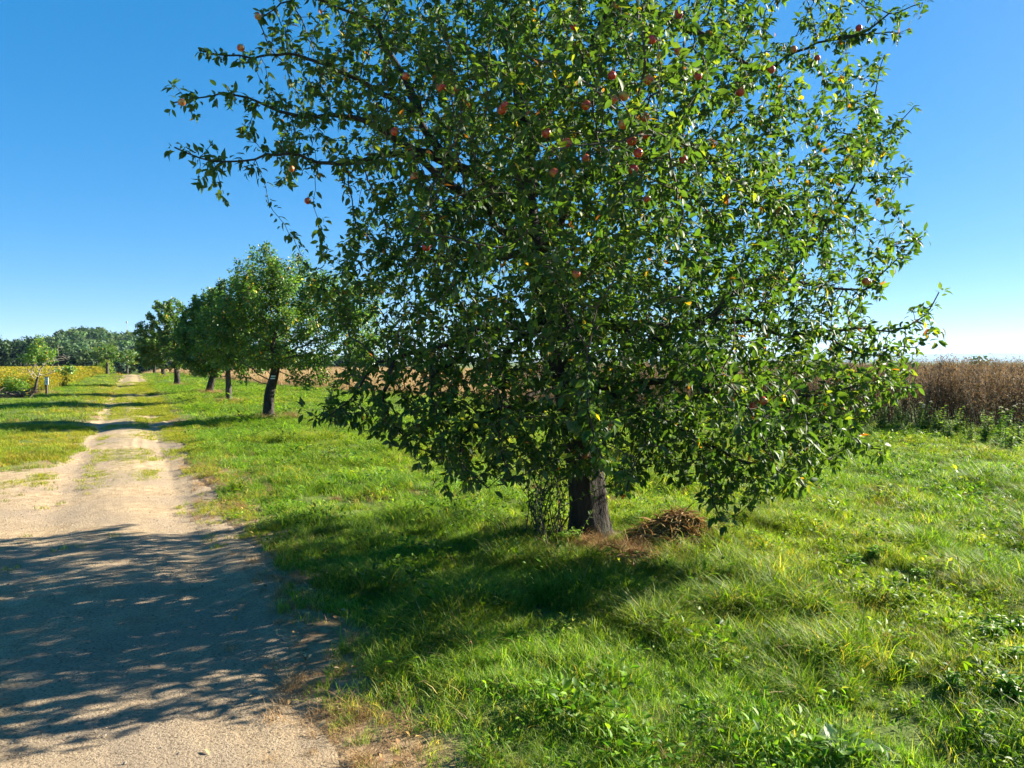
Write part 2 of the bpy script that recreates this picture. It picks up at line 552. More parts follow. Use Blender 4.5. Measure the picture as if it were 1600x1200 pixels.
def grow(seeds, attr_pts, step, infl, kill, iters, rng):
    """space colonisation: seeds = [(pos, parent index)], returns node positions and parents"""
    pos = [np.asarray(p, dtype=float) for p, _ in seeds]
    par = [q_ for _, q_ in seeds]
    A = np.asarray(attr_pts, dtype=float)
    alive = np.ones(len(A), dtype=bool)
    best = np.full(len(A), 1e9); who = np.zeros(len(A), dtype=int)
    new0 = 0
    kids = {}
    for it in range(iters):
        if len(pos) == new0:
            if not alive.any():
                break
            new0 = max(0, len(pos) - 1)
        kd = kdtree.KDTree(len(pos) - new0)
        for i in range(new0, len(pos)):
            kd.insert(pos[i], i)
        kd.balance()
        for k in np.nonzero(alive)[0]:
            _, i, dd = kd.find(A[k])
            if i is not None and dd < best[k]:
                best[k] = dd; who[k] = i
        alive &= best > kill
        act = np.nonzero(alive & (best < (infl if it > 12 else infl * 3)))[0]
        new0 = len(pos)
        if len(act) == 0:
            break
        P = np.array(pos)
        d = A[act] - P[who[act]]
        d /= np.maximum(np.linalg.norm(d, axis=1, keepdims=True), 1e-6)
        acc = {}
        for w_, v in zip(who[act], d):
            acc[w_] = acc.get(w_, 0) + v
        for w_, v in acc.items():
            if kids.get(w_, 0) >= 4:          # a twig does not fork for ever at one place
                alive[act[who[act] == w_]] = False
                continue
            kids[w_] = kids.get(w_, 0) + 1
            v = v / max(np.linalg.norm(v), 1e-6) + rng.normal(0, 0.16, 3)
            v /= np.linalg.norm(v)
            pos.append(P[w_] + v * step)
            par.append(int(w_))
    return np.array(pos), np.array(par)

def resample(pts, step):
    pts = np.asarray(pts, dtype=float)
    # Catmull-Rom through the points, then even steps
    P = np.vstack([2 * pts[0] - pts[1], pts, 2 * pts[-1] - pts[-2]])
    out = []
    for i in range(1, len(P) - 2):
        for u in np.linspace(0, 1, 10, endpoint=False):
            p0, p1, p2, p3 = P[i - 1], P[i], P[i + 1], P[i + 2]
            out.append(0.5 * (2 * p1 + (p2 - p0) * u + (2 * p0 - 5 * p1 + 4 * p2 - p3) * u * u + (3 * p1 - p0 - 3 * p2 + p3) * u ** 3))
    out.append(pts[-1])
    out = np.array(out)
    L = np.concatenate([[0], np.cumsum(np.linalg.norm(np.diff(out, axis=0), axis=1))])
    n = max(2, int(L[-1] / step) + 1)
    t = np.linspace(0, L[-1], n)
    return np.stack([np.interp(t, L, out[:, k]) for k in range(3)], -1)

def tube(path, radii, sides=8, rough=0.0, seed=0, flare=0.0):
    path = np.asarray(path); n = len(path)
    tang = np.gradient(path, axis=0)
    tang /= np.maximum(np.linalg.norm(tang, axis=1, keepdims=True), 1e-9)
    ref = np.tile(np.array([0.31, 0.95, 0.05]), (n, 1))
    u = np.cross(tang, ref); u /= np.maximum(np.linalg.norm(u, axis=1, keepdims=True), 1e-9)
    v = np.cross(tang, u)
    a = np.linspace(0, 2 * np.pi, sides, endpoint=False)
    r = np.asarray(radii)[:, None] * np.ones((1, sides))
    if rough:
        kk = np.arange(n)[:, None]
        r = r * (1 + rough * (vnoise(np.cos(a)[None] * 2.2 + 5 + kk * 0.05, np.sin(a)[None] * 2.2 + 9 + kk * 0.16, seed) - 0.5) * 2
                 + rough * 0.7 * (vnoise(a[None] * 3.5 + kk * 0.03, kk * 0.35 + 0 * a[None], seed + 3) - 0.5))
    if flare:
        lobes = 1 + 0.35 * np.cos(a * 5 + 1.0)[None]
        r = r + flare * lobes * np.exp(-np.arange(n)[:, None] * 0.9)
    V = path[:, None] + u[:, None] * (np.cos(a)[None, :, None] * r[..., None]) + v[:, None] * (np.sin(a)[None, :, None] * r[..., None])
    idx = np.arange(n * sides).reshape(n, sides)
    q = np.stack([idx[:-1], np.roll(idx, -1, 1)[:-1], np.roll(idx, -1, 1)[1:], idx[1:]], -1).reshape(-1, 4)
    tri = np.concatenate([q[:, [0, 1, 2]], q[:, [0, 2, 3]]])
    return V.reshape(-1, 3), tri

def twig_mesh(pos, par, rad, first, sides=3):
    """one thin frustum for each grown segment"""
    k = np.arange(first, len(pos))
    p1, p0 = pos[k], pos[par[k]]
    r1, r0 = rad[k], np.minimum(rad[par[k]], rad[k] * 1.35)
    t = p1 - p0
    t /= np.maximum(np.linalg.norm(t, axis=1, keepdims=True), 1e-9)
    ref = np.where(np.abs(t[:, 2:3]) > 0.9, np.array([[1.0, 0, 0]]), np.array([[0, 0, 1.0]]))
    u = np.cross(t, ref); u /= np.linalg.norm(u, axis=1, keepdims=True)
    v = np.cross(t, u)
    V = []
    for pp, r_ in ((p0, r0), (p1, r1)):
        for j in range(sides):
            a = 2 * np.pi * j / sides
            V.append(pp + (u * np.cos(a) + v * np.sin(a)) * r_[:, None])
    V = np.stack(V, 1)
    base = (np.arange(len(k)) * 2 * sides)[:, None, None]
    tr_ = []
    for j in range(sides):
        j2 = (j + 1) % sides
        tr_ += [[j, j2, sides + j2], [j, sides + j2, sides + j]]
    return V.reshape(-1, 3), (base + np.array(tr_)[None]).reshape(-1, 3)

def pipe_radii(pos, par, r_tip, power):
    n = len(pos)
    w = np.zeros(n)
    has = np.zeros(n, dtype=bool)
    has[par[par >= 0]] = True
    w[~has] = 1
    for i in range(n - 1, -1, -1):
        if par[i] >= 0 and par[i] < i:
            w[par[i]] += w[i]
    return r_tip * np.maximum(w, 1) ** power

def leaves_on(pos, par, cand, per, rng, L, cols, spreadv=0.05, droop=0.25, wl=0.55, upb=0.9):
    """leaf rosettes along the outer twigs"""
    k = np.repeat(cand, per)
    n = len(k)
    t = pos[k] - pos[par[k]]
    t /= np.maximum(np.linalg.norm(t, axis=1, keepdims=True), 1e-9)
    rnd = rng.normal(0, 1, (n, 3))
    perp = rnd - t * (rnd * t).sum(1, keepdims=True)
    perp /= np.maximum(np.linalg.norm(perp, axis=1, keepdims=True), 1e-9)
    d = perp * 0.9 + t * rng.uniform(0.1, 0.9, (n, 1)) + np.array([0, 0, -1]) * rng.uniform(-0.1, 2 * droop, (n, 1))
    d /= np.linalg.norm(d, axis=1, keepdims=True)
    p = pos[par[k]] + (pos[k] - pos[par[k]]) * rng.random((n, 1)) + perp * rng.uniform(0.004, spreadv, (n, 1)) + rng.normal(0, spreadv * 0.3, (n, 3))
    nrm = np.array([0, 0, upb]) + rng.normal(0, 0.55, (n, 3)) + t * 0.2
    LL = L * rng.uniform(0.55, 1.2, n)
    ci = rng.random(n)
    C = cols(n, rng, ci)
    return p, d, nrm, LL, LL * wl * rng.uniform(0.8, 1.15, n), C, rng.uniform(0.02, 0.4, n)

def apple_cols(n, rng, ci, yellow=0.007, tone=1.0):
    a, b = np.array([0.026, 0.072, 0.016]), np.array([0.068, 0.135, 0.026])
    C = a + (b - a) * rng.beta(1.6, 2.0, (n, 1))
    C = C * rng.uniform(0.8, 1.2, (n, 1)) * tone
    C[ci < yellow] = np.array([0.48, 0.34, 0.03]) * rng.uniform(0.6, 1.1, ((ci < yellow).sum(), 1))
    br = (ci > 0.992)
    C[br] = np.array([0.25, 0.11, 0.03]) * rng.uniform(0.6, 1.1, (br.sum(), 1))
    yg = (ci > yellow) & (ci < yellow + 0.07)
    C[yg] = np.array([0.13, 0.19, 0.03]) * rng.uniform(0.8, 1.1, (yg.sum(), 1))
    return C

# ------------------------------------------------------------------ the big apple tree
rng = np.random.default_rng(21)
D0 = 6.8
trunk_path = [PX(924, 858, D0), PX(921, 830, D0), PX(918, 780, D0), PX(908, 700, D0 - .02), PX(888, 600, D0 - .05), PX(866, 500, D0 - .05), PX(838, 400, D0 - .05), PX(819, 312, D0 - .05)]
trunk_path[0][2] = -0.12
LIMBS = [  # (start radius, end radius, [(px, py, depth) ...]) boughs seen through the leaves
    (.095, .022, [(819, 312, 6.75), (829, 215, 6.8), (884, 130, 6.9), (930, 60, 7.0), (985, -50, 7.1), (1030, -160, 7.1)]),
    (.065, .015, [(829, 230, 6.8), (800, 110, 6.6), (770, 0, 6.5), (735, -130, 6.5)]),
    (.060, .010, [(822, 330, 6.75), (760, 290, 6.6), (703, 250, 6.5), (655, 180, 6.4), (594, 147, 6.4), (520, 105, 6.3), (400, 82, 6.3), (315, 84, 6.3)]),
    (.045, .007, [(715, 262, 6.5), (656, 234, 6.3), (531, 184, 6.1), (406, 166, 6.0), (330, 152, 6.0), (272, 154, 6.0)]),
    (.055, .008, [(840, 405, 6.75), (740, 305, 6.2), (625, 246, 6.0), (540, 250, 5.9), (428, 247, 5.8), (350, 246, 5.8), (278, 234, 5.8)]),
    (.040, .008, [(655, 180, 6.4), (620, 95, 6.6), (560, 20, 6.8), (480, 5, 6.8), (395, 24, 6.7)]),
    (.060, .012, [(829, 215, 6.8), (930, 205, 7.0), (1038, 210, 7.2), (1075, 225, 7.3), (1112, 250, 7.3), (1180, 310, 7.3), (1285, 350, 7.2)]),
    (.055, .008, [(925, 66, 7.0), (1025, 15, 7.1), (1090, 60, 7.2), (1194, 106, 7.2), (1250, 84, 7.2), (1290, 62, 7.2), (1350, 52, 7.2), (1412, 58, 7.1)]),
    (.022, .006, [(1300, 60, 7.2), (1340, 52, 7.2), (1385, 32, 7.2), (1434, 4, 7.2)]),
    (.060, .007, [(868, 505, 6.75), (960, 512, 6.6), (1100, 505, 6.5), (1250, 521, 6.4), (1337, 518, 6.4), (1407, 509, 6.4), (1450, 490, 6.4), (1467, 464, 6.4)]),
    (.020, .006, [(1240, 520, 6.4), (1290, 526, 6.3), (1350, 551, 6.2), (1424, 545, 6.2)]),
    (.040, .006, [(1090, 505, 6.5), (1200, 430, 6.8), (1287, 367, 6.9), (1345, 260, 7.0), (1395, 205, 7.0), (1422, 166, 7.0)]),
    (.018, .005, [(1345, 260, 7.0), (1362, 180, 7.0), (1381, 96, 7.0)]),
    (.018, .005, [(1330, 280, 7.0), (1375, 278, 6.9), (1432, 270, 6.9)]),
    (.022, .006, [(1200, 430, 6.8), (1300, 450, 6.7), (1370, 435, 6.7), (1440, 370, 6.6)]),
    (.050, .008, [(888, 600, 6.75), (1000, 598, 6.2), (1150, 622, 5.9), (1270, 655, 5.8), (1372, 700, 5.7)]),
    (.030, .006, [(1000, 598, 6.2), (1055, 670, 5.6), (1105, 735, 5.3), (1137, 812, 5.2)]),
    (.025, .006, [(1150, 622, 5.9), (1290, 610, 6.0), (1425, 602, 6.1)]),
    (.025, .006, [(1055, 670, 5.6), (1170, 720, 5.3), (1255, 765, 5.2)]),
    (.055, .008, [(866, 500, 6.75), (740, 520, 6.3), (620, 560, 6.0), (545, 620, 5.9), (495, 652, 5.8)]),
    (.025, .006, [(620, 560, 6.0), (600, 640, 5.8), (640, 695, 5.7)]),
    (.040, .007, [(888, 600, 6.75), (780, 640, 5.8), (725, 700, 5.4), (755, 760, 5.3)]),
    (.045, .008, [(866, 500, 6.75), (880, 470, 5.9), (900, 520, 5.0), (925, 620, 4.5), (945, 730, 4.4)]),
    (.050, .010, [(850, 440, 6.75), (900, 400, 7.8), (960, 410, 8.8), (1010, 450, 9.4)]),
    (.045, .010, [(838, 400, 6.75), (720, 400, 7.8), (610, 430, 8.7)]),
    (.045, .010, [(840, 410, 6.75), (900, 300, 5.8), (980, 230, 5.0), (1040, 220, 4.6)]),
    (.045, .010, [(838, 400, 6.75), (760, 330, 5.7), (690, 330, 5.0), (640, 360, 4.6)]),
    (.045, .010, [(819, 312, 6.75), (900, 180, 7.9), (980, 120, 8.8)]),
    (.035, .006, [(866, 500, 6.75), (800, 545, 5.7), (775, 650, 5.1), (805, 740, 5.0)]),
    (.035, .006, [(888, 600, 6.75), (970, 620, 5.5), (1005, 690, 5.0), (985, 765, 4.9)]),
    (.030, .006, [(740, 520, 6.3), (680, 600, 5.5), (690, 680, 5.3), (700, 725, 5.2)]),
    (.030, .006, [(960, 512, 6.6), (1080, 560, 5.2), (1170, 640, 4.9), (1210, 730, 4.9)]),
]
CROWN = [(470, -60), (430, 20), (450, 60), (425, 130), (440, 200), (430, 300), (450, 322), (520, 335), (545, 350), (470, 365), (485, 400), (470, 430),
         (490, 480), (520, 520), (530, 570), (510, 610), (500, 650), (540, 668), (610, 690), (690, 725), (745, 765), (800, 735), (860, 745), (920, 745), (960, 775),
         (1030, 745), (1075, 765), (1130, 790), (1180, 785), (1250, 765), (1300, 735), (1365, 700), (1345, 655), (1420, 620), (1425, 560), (1380, 520),
         (1345, 480), (1410, 415), (1380, 385), (1385, 320), (1400, 270), (1390, 215), (1375, 140), (1330, 120), (1290, 110), (1290, 60), (1330, 20),
         (1320, -60), (1240, -150), (1100, -235), (950, -275), (800, -260), (620, -180)]
def crown_depth(p2):
    ins, dm = in_poly(p2, CROWN)
    return ins, dm, 2.75 * np.sqrt(np.clip(dm / 330.0, 0, 1)) * np.sqrt(np.clip(2 - dm / 330.0, 0, 1))
seeds = []
limb_paths = []
tp = resample(trunk_path, 0.09)
prev = -1
for p in tp:
    seeds.append((p, prev)); prev = len(seeds) - 1
trunk_n = len(tp)
for r0, r1, pl in LIMBS:
    path = resample([PX(*a) for a in pl], 0.09)
    ph = rng.uniform(0, 6.28, 3)
    kk = np.arange(len(path))[:, None]
    path = path + .035 * np.sin(kk * np.array([[.55, .42, .61]]) + ph) * np.clip(kk / 8, 0, 1)
    path[1:] = path[1:] + rng.normal(0, 0.008, (len(path) - 1, 3))
    limb_paths.append((path, r1 * .7 + (r0 - r1 * .7) * (1 - np.linspace(0, 1, len(path))) ** 1.7))
    P = np.array([s_[0] for s_ in seeds])
    prev = int(np.argmin(np.linalg.norm(P - path[0], axis=1)))
    for p in path[1:]:
        seeds.append((p, prev)); prev = len(seeds) - 1
skel_n = len(seeds)
# places in the crown where twigs can grow; thin where the sky shows through
GAPS = [(490, 335, 45, .95), (500, 280, 40, .8), (590, 100, 28, .8), (480, 205, 28, .75), (565, 215, 24, .7), (625, 175, 26, .75), (690, 275, 26, .7), (740, 60, 24, .7),
        (1085, 60, 24, .7), (1180, 50, 34, .8), (1235, 40, 36, .8), (1260, 130, 30, .7), (1312, 170, 40, .8), (1340, 320, 40, .75), (1135, 225, 26, .6),
        (1370, 470, 30, .8), (1300, 480, 26, .5), (585, 500, 18, .8), (570, 530, 18, .8), (1230, 250, 30, .5), (880, 90, 16, .6), (1340, 560, 24, .5), (640, 595, 16, .7)]
p2 = np.stack([rng.uniform(420, 1440, 34000), rng.uniform(-280, 795, 34000)], -1)
ins, dm, hd = crown_depth(p2)
keep = ins.copy()
prob = np.full(len(p2), 1.0)
for gx_, gy_, gr, gw in GAPS:
    prob *= 1 - gw * np.exp(-(((p2[:, 0] - gx_) ** 2 + (p2[:, 1] - gy_) ** 2) / (gr * 1.5) ** 2))
prob *= 0.7 + 0.3 * sstep(1250, 1050, p2[:, 0])
prob *= 0.42 + 0.58 * sstep(470, 680, p2[:, 0] + .35 * np.clip(p2[:, 1] - 300, 0, 400))
prob *= (.62 + .38 * sstep(480, 600, p2[:, 1])) * (.6 + .4 * sstep(-60, 120, p2[:, 1]))
keep &= rng.random(len(p2)) < prob * (0.5 + 0.5 * hd / 2.75)
p2, hd = p2[keep], hd[keep]
u = rng.uniform(-1, 1, len(p2))
dep = D0 - 1.05 * sstep(560, 710, p2[:, 1]) + hd * (1 - .35 * sstep(600, 740, p2[:, 1])) * np.sign(u) * np.abs(u) ** 0.75
A = np.array([PX(a, b, c) for (a, b), c in zip(p2, dep)])
A = A[A[:, 2] > 0.45 + .95 * sstep(5.7, 7.0, A[:, 1])]
if len(A) > 9000:
    A = A[rng.permutation(len(A))[:9000]]
# short side twigs along the boughs that stick out of the crown
side = []
for path, rad in limb_paths:
    for p in path[len(path) // 3:int(len(path) * .95)]:
        for _ in range(rng.integers(1, 4)):
            q_ = rng.normal(0, 1, 3)
            side.append(p + q_ / np.linalg.norm(q_) * rng.uniform(.13, .36))
A = np.vstack([A, np.array(side)])
pos, par = grow(seeds, A, 0.08, 0.7, 0.11, 75, rng)
limb_r = np.concatenate([np.full(trunk_n, 1.0)] + [r_[1:] for _, r_ in limb_paths])
has_child = np.zeros(len(pos), dtype=bool)
has_child[par[par >= 0]] = True
rad = pipe_radii(pos, par, 0.0028, 0.42)
rad[:skel_n] = np.maximum(rad[:skel_n], 0.004)
rad = np.minimum(rad, 0.03)

apple_tree = empty('apple_tree', TREE_BASE)
tag(apple_tree, 'big leafy apple tree with red apples filling the middle of the picture', 'tree', group='fruit trees lining the track')
def local(v):
    return v - TREE_BASE
tr_r = np.interp(np.linspace(0, 1, len(tp)), [0, .05, .12, .4, .8, 1], [.205, .19, .175, .15, .12, .10])
V, Fc = tube(tp, tr_r, 28, 0.09, 4, flare=0.10)
trunk = obj('trunk', mesh_from('trunk', local(V), Fc, M['bark']), apple_tree)
for i, (path, r_) in enumerate(limb_paths):
    V, Fc = tube(path, r_, 9, 0.10, i + 10)
    obj('limb', mesh_from('limb', local(V), Fc, M['bark']), trunk)
V, Fc = twig_mesh(pos, par, rad, skel_n)
tw = obj('twigs', mesh_from('twigs', local(V), Fc, M['twig']), apple_tree)
tw['kind'] = 'stuff'
# leaves: on every grown twig, denser at the ends
dist_tip = np.zeros(len(pos), dtype=int)
for i in range(len(pos) - 1, skel_n - 1, -1):
    if par[i] >= 0:
        dist_tip[par[i]] = max(dist_tip[par[i]], dist_tip[i] + 1)
cand = np.arange(skel_n, len(pos))
w = np.where(dist_tip[cand] < 1, 13, np.where(dist_tip[cand] < 3, 12, np.where(dist_tip[cand] < 9, 10, 4)))
cand = np.repeat(cand, w)
# boughs in the open carry leaves to their very tips
lim = np.array([i for i in range(trunk_n, skel_n) if not has_child[i] or (rng.random() < 0.9 and limb_r[i] < 0.019)])
cand = np.concatenate([cand, np.repeat(lim, 14)])
MAXL = 98000
if len(cand) > MAXL:
    cand = rng.permutation(cand)[:MAXL]
Lp, Ld, Ln, LL, LW, LC, Lcu = leaves_on(pos, par, cand, 1, rng, 0.067, apple_cols, wl=.53)
Lcu = rng.beta(1.3, 2.2, len(Lp)) * 1.0
# three leaves in four sit in a rosette on a short spur, the others singly along the shoot
spur = pos + rng.normal(0, .016, pos.shape)
ros = rng.random(len(Lp)) < .75
Lp[ros] = spur[cand[ros]] + rng.normal(0, .007, (ros.sum(), 3)) + Ld[ros] * .012
# some shoots carry paler, younger leaves than others
shoot = vnoise(Lp[:, 0] * 3.1, Lp[:, 2] * 3.1 + Lp[:, 1] * 2.3, 77)[:, None]
LC = LC * (.75 + .55 * shoot) * (1 + (shoot - .5) * np.array([[.5, .15, -.2]]))

APPLES = [(403, 26), (376, 75), (284, 160), (634, 119), (711, 141), (690, 136), (617, 206), (647, 276), (481, 314), (964, 6), (1059, 23), (897, 41), (1018, 62), (1060, 80),
          (956, 118), (1014, 125), (1091, 119), (1204, 109), (1157, 144), (789, 165), (784, 172), (960, 156), (975, 150), (916, 164), (1008, 183), (974, 194), (1008, 209),
          (987, 220), (997, 239), (854, 208), (886, 224), (990, 265), (1068, 249), (915, 247), (1011, 311), (866, 270), (1342, 44), (1240, 77), (1277, 91), (1353, 440),
          (1192, 627), (1178, 635), (666, 386), (900, 428), (914, 712), (455, 264)]
ap = np.array(APPLES, dtype=float)
_, _, ahd = crown_depth(ap)
adep = D0 - 0.82 * ahd
P_near = np.array([PX(a, b, c) for (a, b), c in zip(ap, adep)])
lpx = to_px(Lp + Ld * (LL * 0.5)[:, None])
keepl = np.ones(len(Lp), dtype=bool)
for (a, b), q_ in zip(ap, P_near):
    keepl &= ~((np.hypot(lpx[:, 0] - a, lpx[:, 1] - b) < 6) & (Lp[:, 1] < q_[1] + 0.05))
Lp, Ld, Ln, LL, LW, LC, Lcu = [z_[keepl] for z_ in (Lp, Ld, Ln, LL, LW, LC, Lcu)]

# the 300 leaves nearest the viewer are pieces of their own, the rest one mass
order = np.argsort(np.linalg.norm(Lp - np.array([0, 0, CAM_H]), axis=1) / LL)
big, rest = order[:300], order[300:]
V, Fc, C = leafset(Lp[rest], Ld[rest], Ln[rest], LL[rest], LW[rest], LC[rest], curl=Lcu[rest])
crown = obj('crown', mesh_from('crown', local(V), Fc, M['leaf'], col=C), apple_tree)
crown['kind'] = 'stuff'
leaf_meshes = []
for k in range(8):
    c_ = np.array([[0.034, 0.085, 0.018], [0.045, 0.105, 0.02], [0.06, 0.125, 0.024], [0.03, 0.07, 0.016], [0.05, 0.11, 0.022], [0.04, 0.095, 0.02], [0.10, 0.16, 0.03], [0.45, 0.33, 0.03]][k])
    v_, f_, cc_ = leafset(np.zeros((1, 3)), np.array([[0, 1.0, 0]]), np.array([[0, 0, 1.0]]), 1.0, 0.55, c_[None], curl=0.08 + 0.04 * k)
    leaf_meshes.append(mesh_from('leaf', v_, f_, M['leaf'], col=cc_))
for j, i in enumerate(big):
    o = obj('leaf', leaf_meshes[7 if rng.random() < 0.02 else j % 7], apple_tree)
    d = Vector(Ld[i]).normalized()
    x = d.cross(Vector(Ln[i])).normalized()
    z = x.cross(d)
    m4 = Matrix((( x[0], d[0], z[0], 0), (x[1], d[1], z[1], 0), (x[2], d[2], z[2], 0), (0, 0, 0, 1)))
    o.matrix_local = Matrix.Translation(Vector(local(Lp[i]))) @ m4 @ Matrix.Scale(float(LL[i]), 4)

def apple_mesh():
    prof = [(0.0, .80), (.10, .86), (.22, .93), (.42, .95), (.70, .82), (.92, .52), (1.0, .15), (.96, -.22), (.80, -.60), (.55, -.84), (.30, -.92), (.14, -.88), (0.0, -.80)]
    n = 14
    V = [[0, 0, prof[0][1]]]
    for r_, z_ in prof[1:-1]:
        for k in range(n):
            a = 2 * math.pi * k / n
            rr_ = r_ * (1 + 0.03 * math.cos(5 * a))
            V.append([rr_ * math.cos(a), rr_ * math.sin(a), z_])
    V.append([0, 0, prof[-1][1]])
    T = []
    m_ = len(prof) - 2
    for k in range(n):
        k2 = (k + 1) % n
        T.append([0, 1 + k, 1 + k2])
        for j in range(m_ - 1):
            a, b, c, d = 1 + j * n + k, 1 + j * n + k2, 1 + (j + 1) * n + k2, 1 + (j + 1) * n + k
            T += [[a, d, c], [a, c, b]]
        T.append([len(V) - 1, 1 + (m_ - 1) * n + k2, 1 + (m_ - 1) * n + k])
    return np.array(V, dtype=float), np.array(T)

def apple_material():
    m, nt, out = new_mat('apple_skin')
    co = objcoord(nt)
    oi = N(nt, 'ShaderNodeObjectInfo')
    n = noise(nt, 1.3, 3, 0.5, co)
    ad = N(nt, 'ShaderNodeMath', operation='MULTIPLY_ADD')
    nt.links.new(oi.outputs['Random'], ad.inputs[0])
    ad.inputs[1].default_value = 0.35
    nt.links.new(n, ad.inputs[2])
    c = ramp(nt, ad.outputs[0], [(0.42, (0.40, 0.016, 0.016)), (0.66, (0.46, 0.04, 0.025)), (0.80, (0.48, 0.16, 0.04)), (0.92, (0.42, 0.32, 0.07))])
    sp = noise(nt, 22, 2, 0.5, co)
    c = mixc(nt, ramp(nt, sp, [(0.62, (0, 0, 0)), (0.7, (0.5, 0.5, 0.5))]), c, (0.5, 0.25, 0.12))
    p = N(nt, 'ShaderNodeBsdfPrincipled')
    nt.links.new(c, p.inputs['Base Color'])
    p.inputs['Roughness'].default_value = 0.38
    nt.links.new(p.outputs[0], out.inputs[0])
    return m
M['apple'] = apple_material()
av, at_ = apple_mesh()
apple_me = mesh_from('apple', av, at_, M['apple'])
sv_, st_ = tube(np.array([[0, 0, .80], [.05, .02, 1.1], [.14, .05, 1.6]]), np.array([.05, .045, .06]), 6)
stalk_me = mesh_from('stalk', sv_, st_, M['twig'])
for (a, b), q_ in zip(ap, P_near):
    o = obj('apple', apple_me, apple_tree)
    r_ = rng.uniform(0.024, 0.033)
    o.location = Vector(local(q_))
    o.scale = (r_, r_, r_ * rng.uniform(0.9, 1.0))
    o.rotation_euler = (rng.normal(0, 0.3), rng.normal(0, 0.3), rng.uniform(0, 6.28))
    obj('stalk', stalk_me, o)

# thin suckers rising beside the trunk
sb = PX(850, 852, 6.55); sb[2] = float(height(sb[0], sb[1]))
suck = empty('sucker_shoots', sb)
tag(suck, 'clump of thin dark upright shoots close beside the big trunk', 'shoots')
Vs, Fs, off = [], [], 0
lp, ld = [], []
for k in range(26):
    b0 = np.array([rng.normal(0, 0.10), rng.normal(0, 0.10), -0.03])
    hh = rng.uniform(0.45, 1.0)
    path = resample([b0, b0 + [rng.normal(0, .07), rng.normal(0, .07), hh * .5], b0 + [rng.normal(0, .22), rng.normal(0, .2), hh]], 0.06)
    v_, f_ = tube(path, np.linspace(.006, .0025, len(path)), 4)
    Vs.append(v_); Fs.append(f_ + off); off += len(v_)
    for p in path[1:]:
        for _ in range(2):
            lp.append(p); ld.append(rng.normal(0, 1, 3) + [0, 0, .2])
obj('stems', mesh_from('stems', np.concatenate(Vs), np.concatenate(Fs), M['twig']), suck)
lp, ld = np.array(lp), np.array(ld)
V, Fc, C = leafset(lp, ld, rng.normal(0, .4, (len(lp), 3)) + [0, 0, 1], rng.uniform(.03, .055, len(lp)), rng.uniform(.018, .03, len(lp)), apple_cols(len(lp), rng, rng.random(len(lp))))
obj('foliage', mesh_from('foliage', V, Fc, M['leaf'], col=C), suck)

# ------------------------------------------------------------------ the other fruit trees
def quad_leaves(p, d, nrm, size, C):
    """cheap four-sided leaf sprays"""
    d = d / np.linalg.norm(d, axis=1, keepdims=True)
    x = np.cross(d, nrm); x /= np.maximum(np.linalg.norm(x, axis=1, keepdims=True), 1e-6)
    s_ = size[:, None]
    V = np.stack([p - d * s_ * .5, p + x * s_ * .36, p + d * s_ * .5, p - x * s_ * .36], 1).reshape(-1, 3)
    i0 = (np.arange(len(p)) * 4)[:, None]
    return V, np.concatenate([i0 + [[0, 1, 2]], i0 + [[0, 2, 3]]]), np.repeat(C, 4, 0)

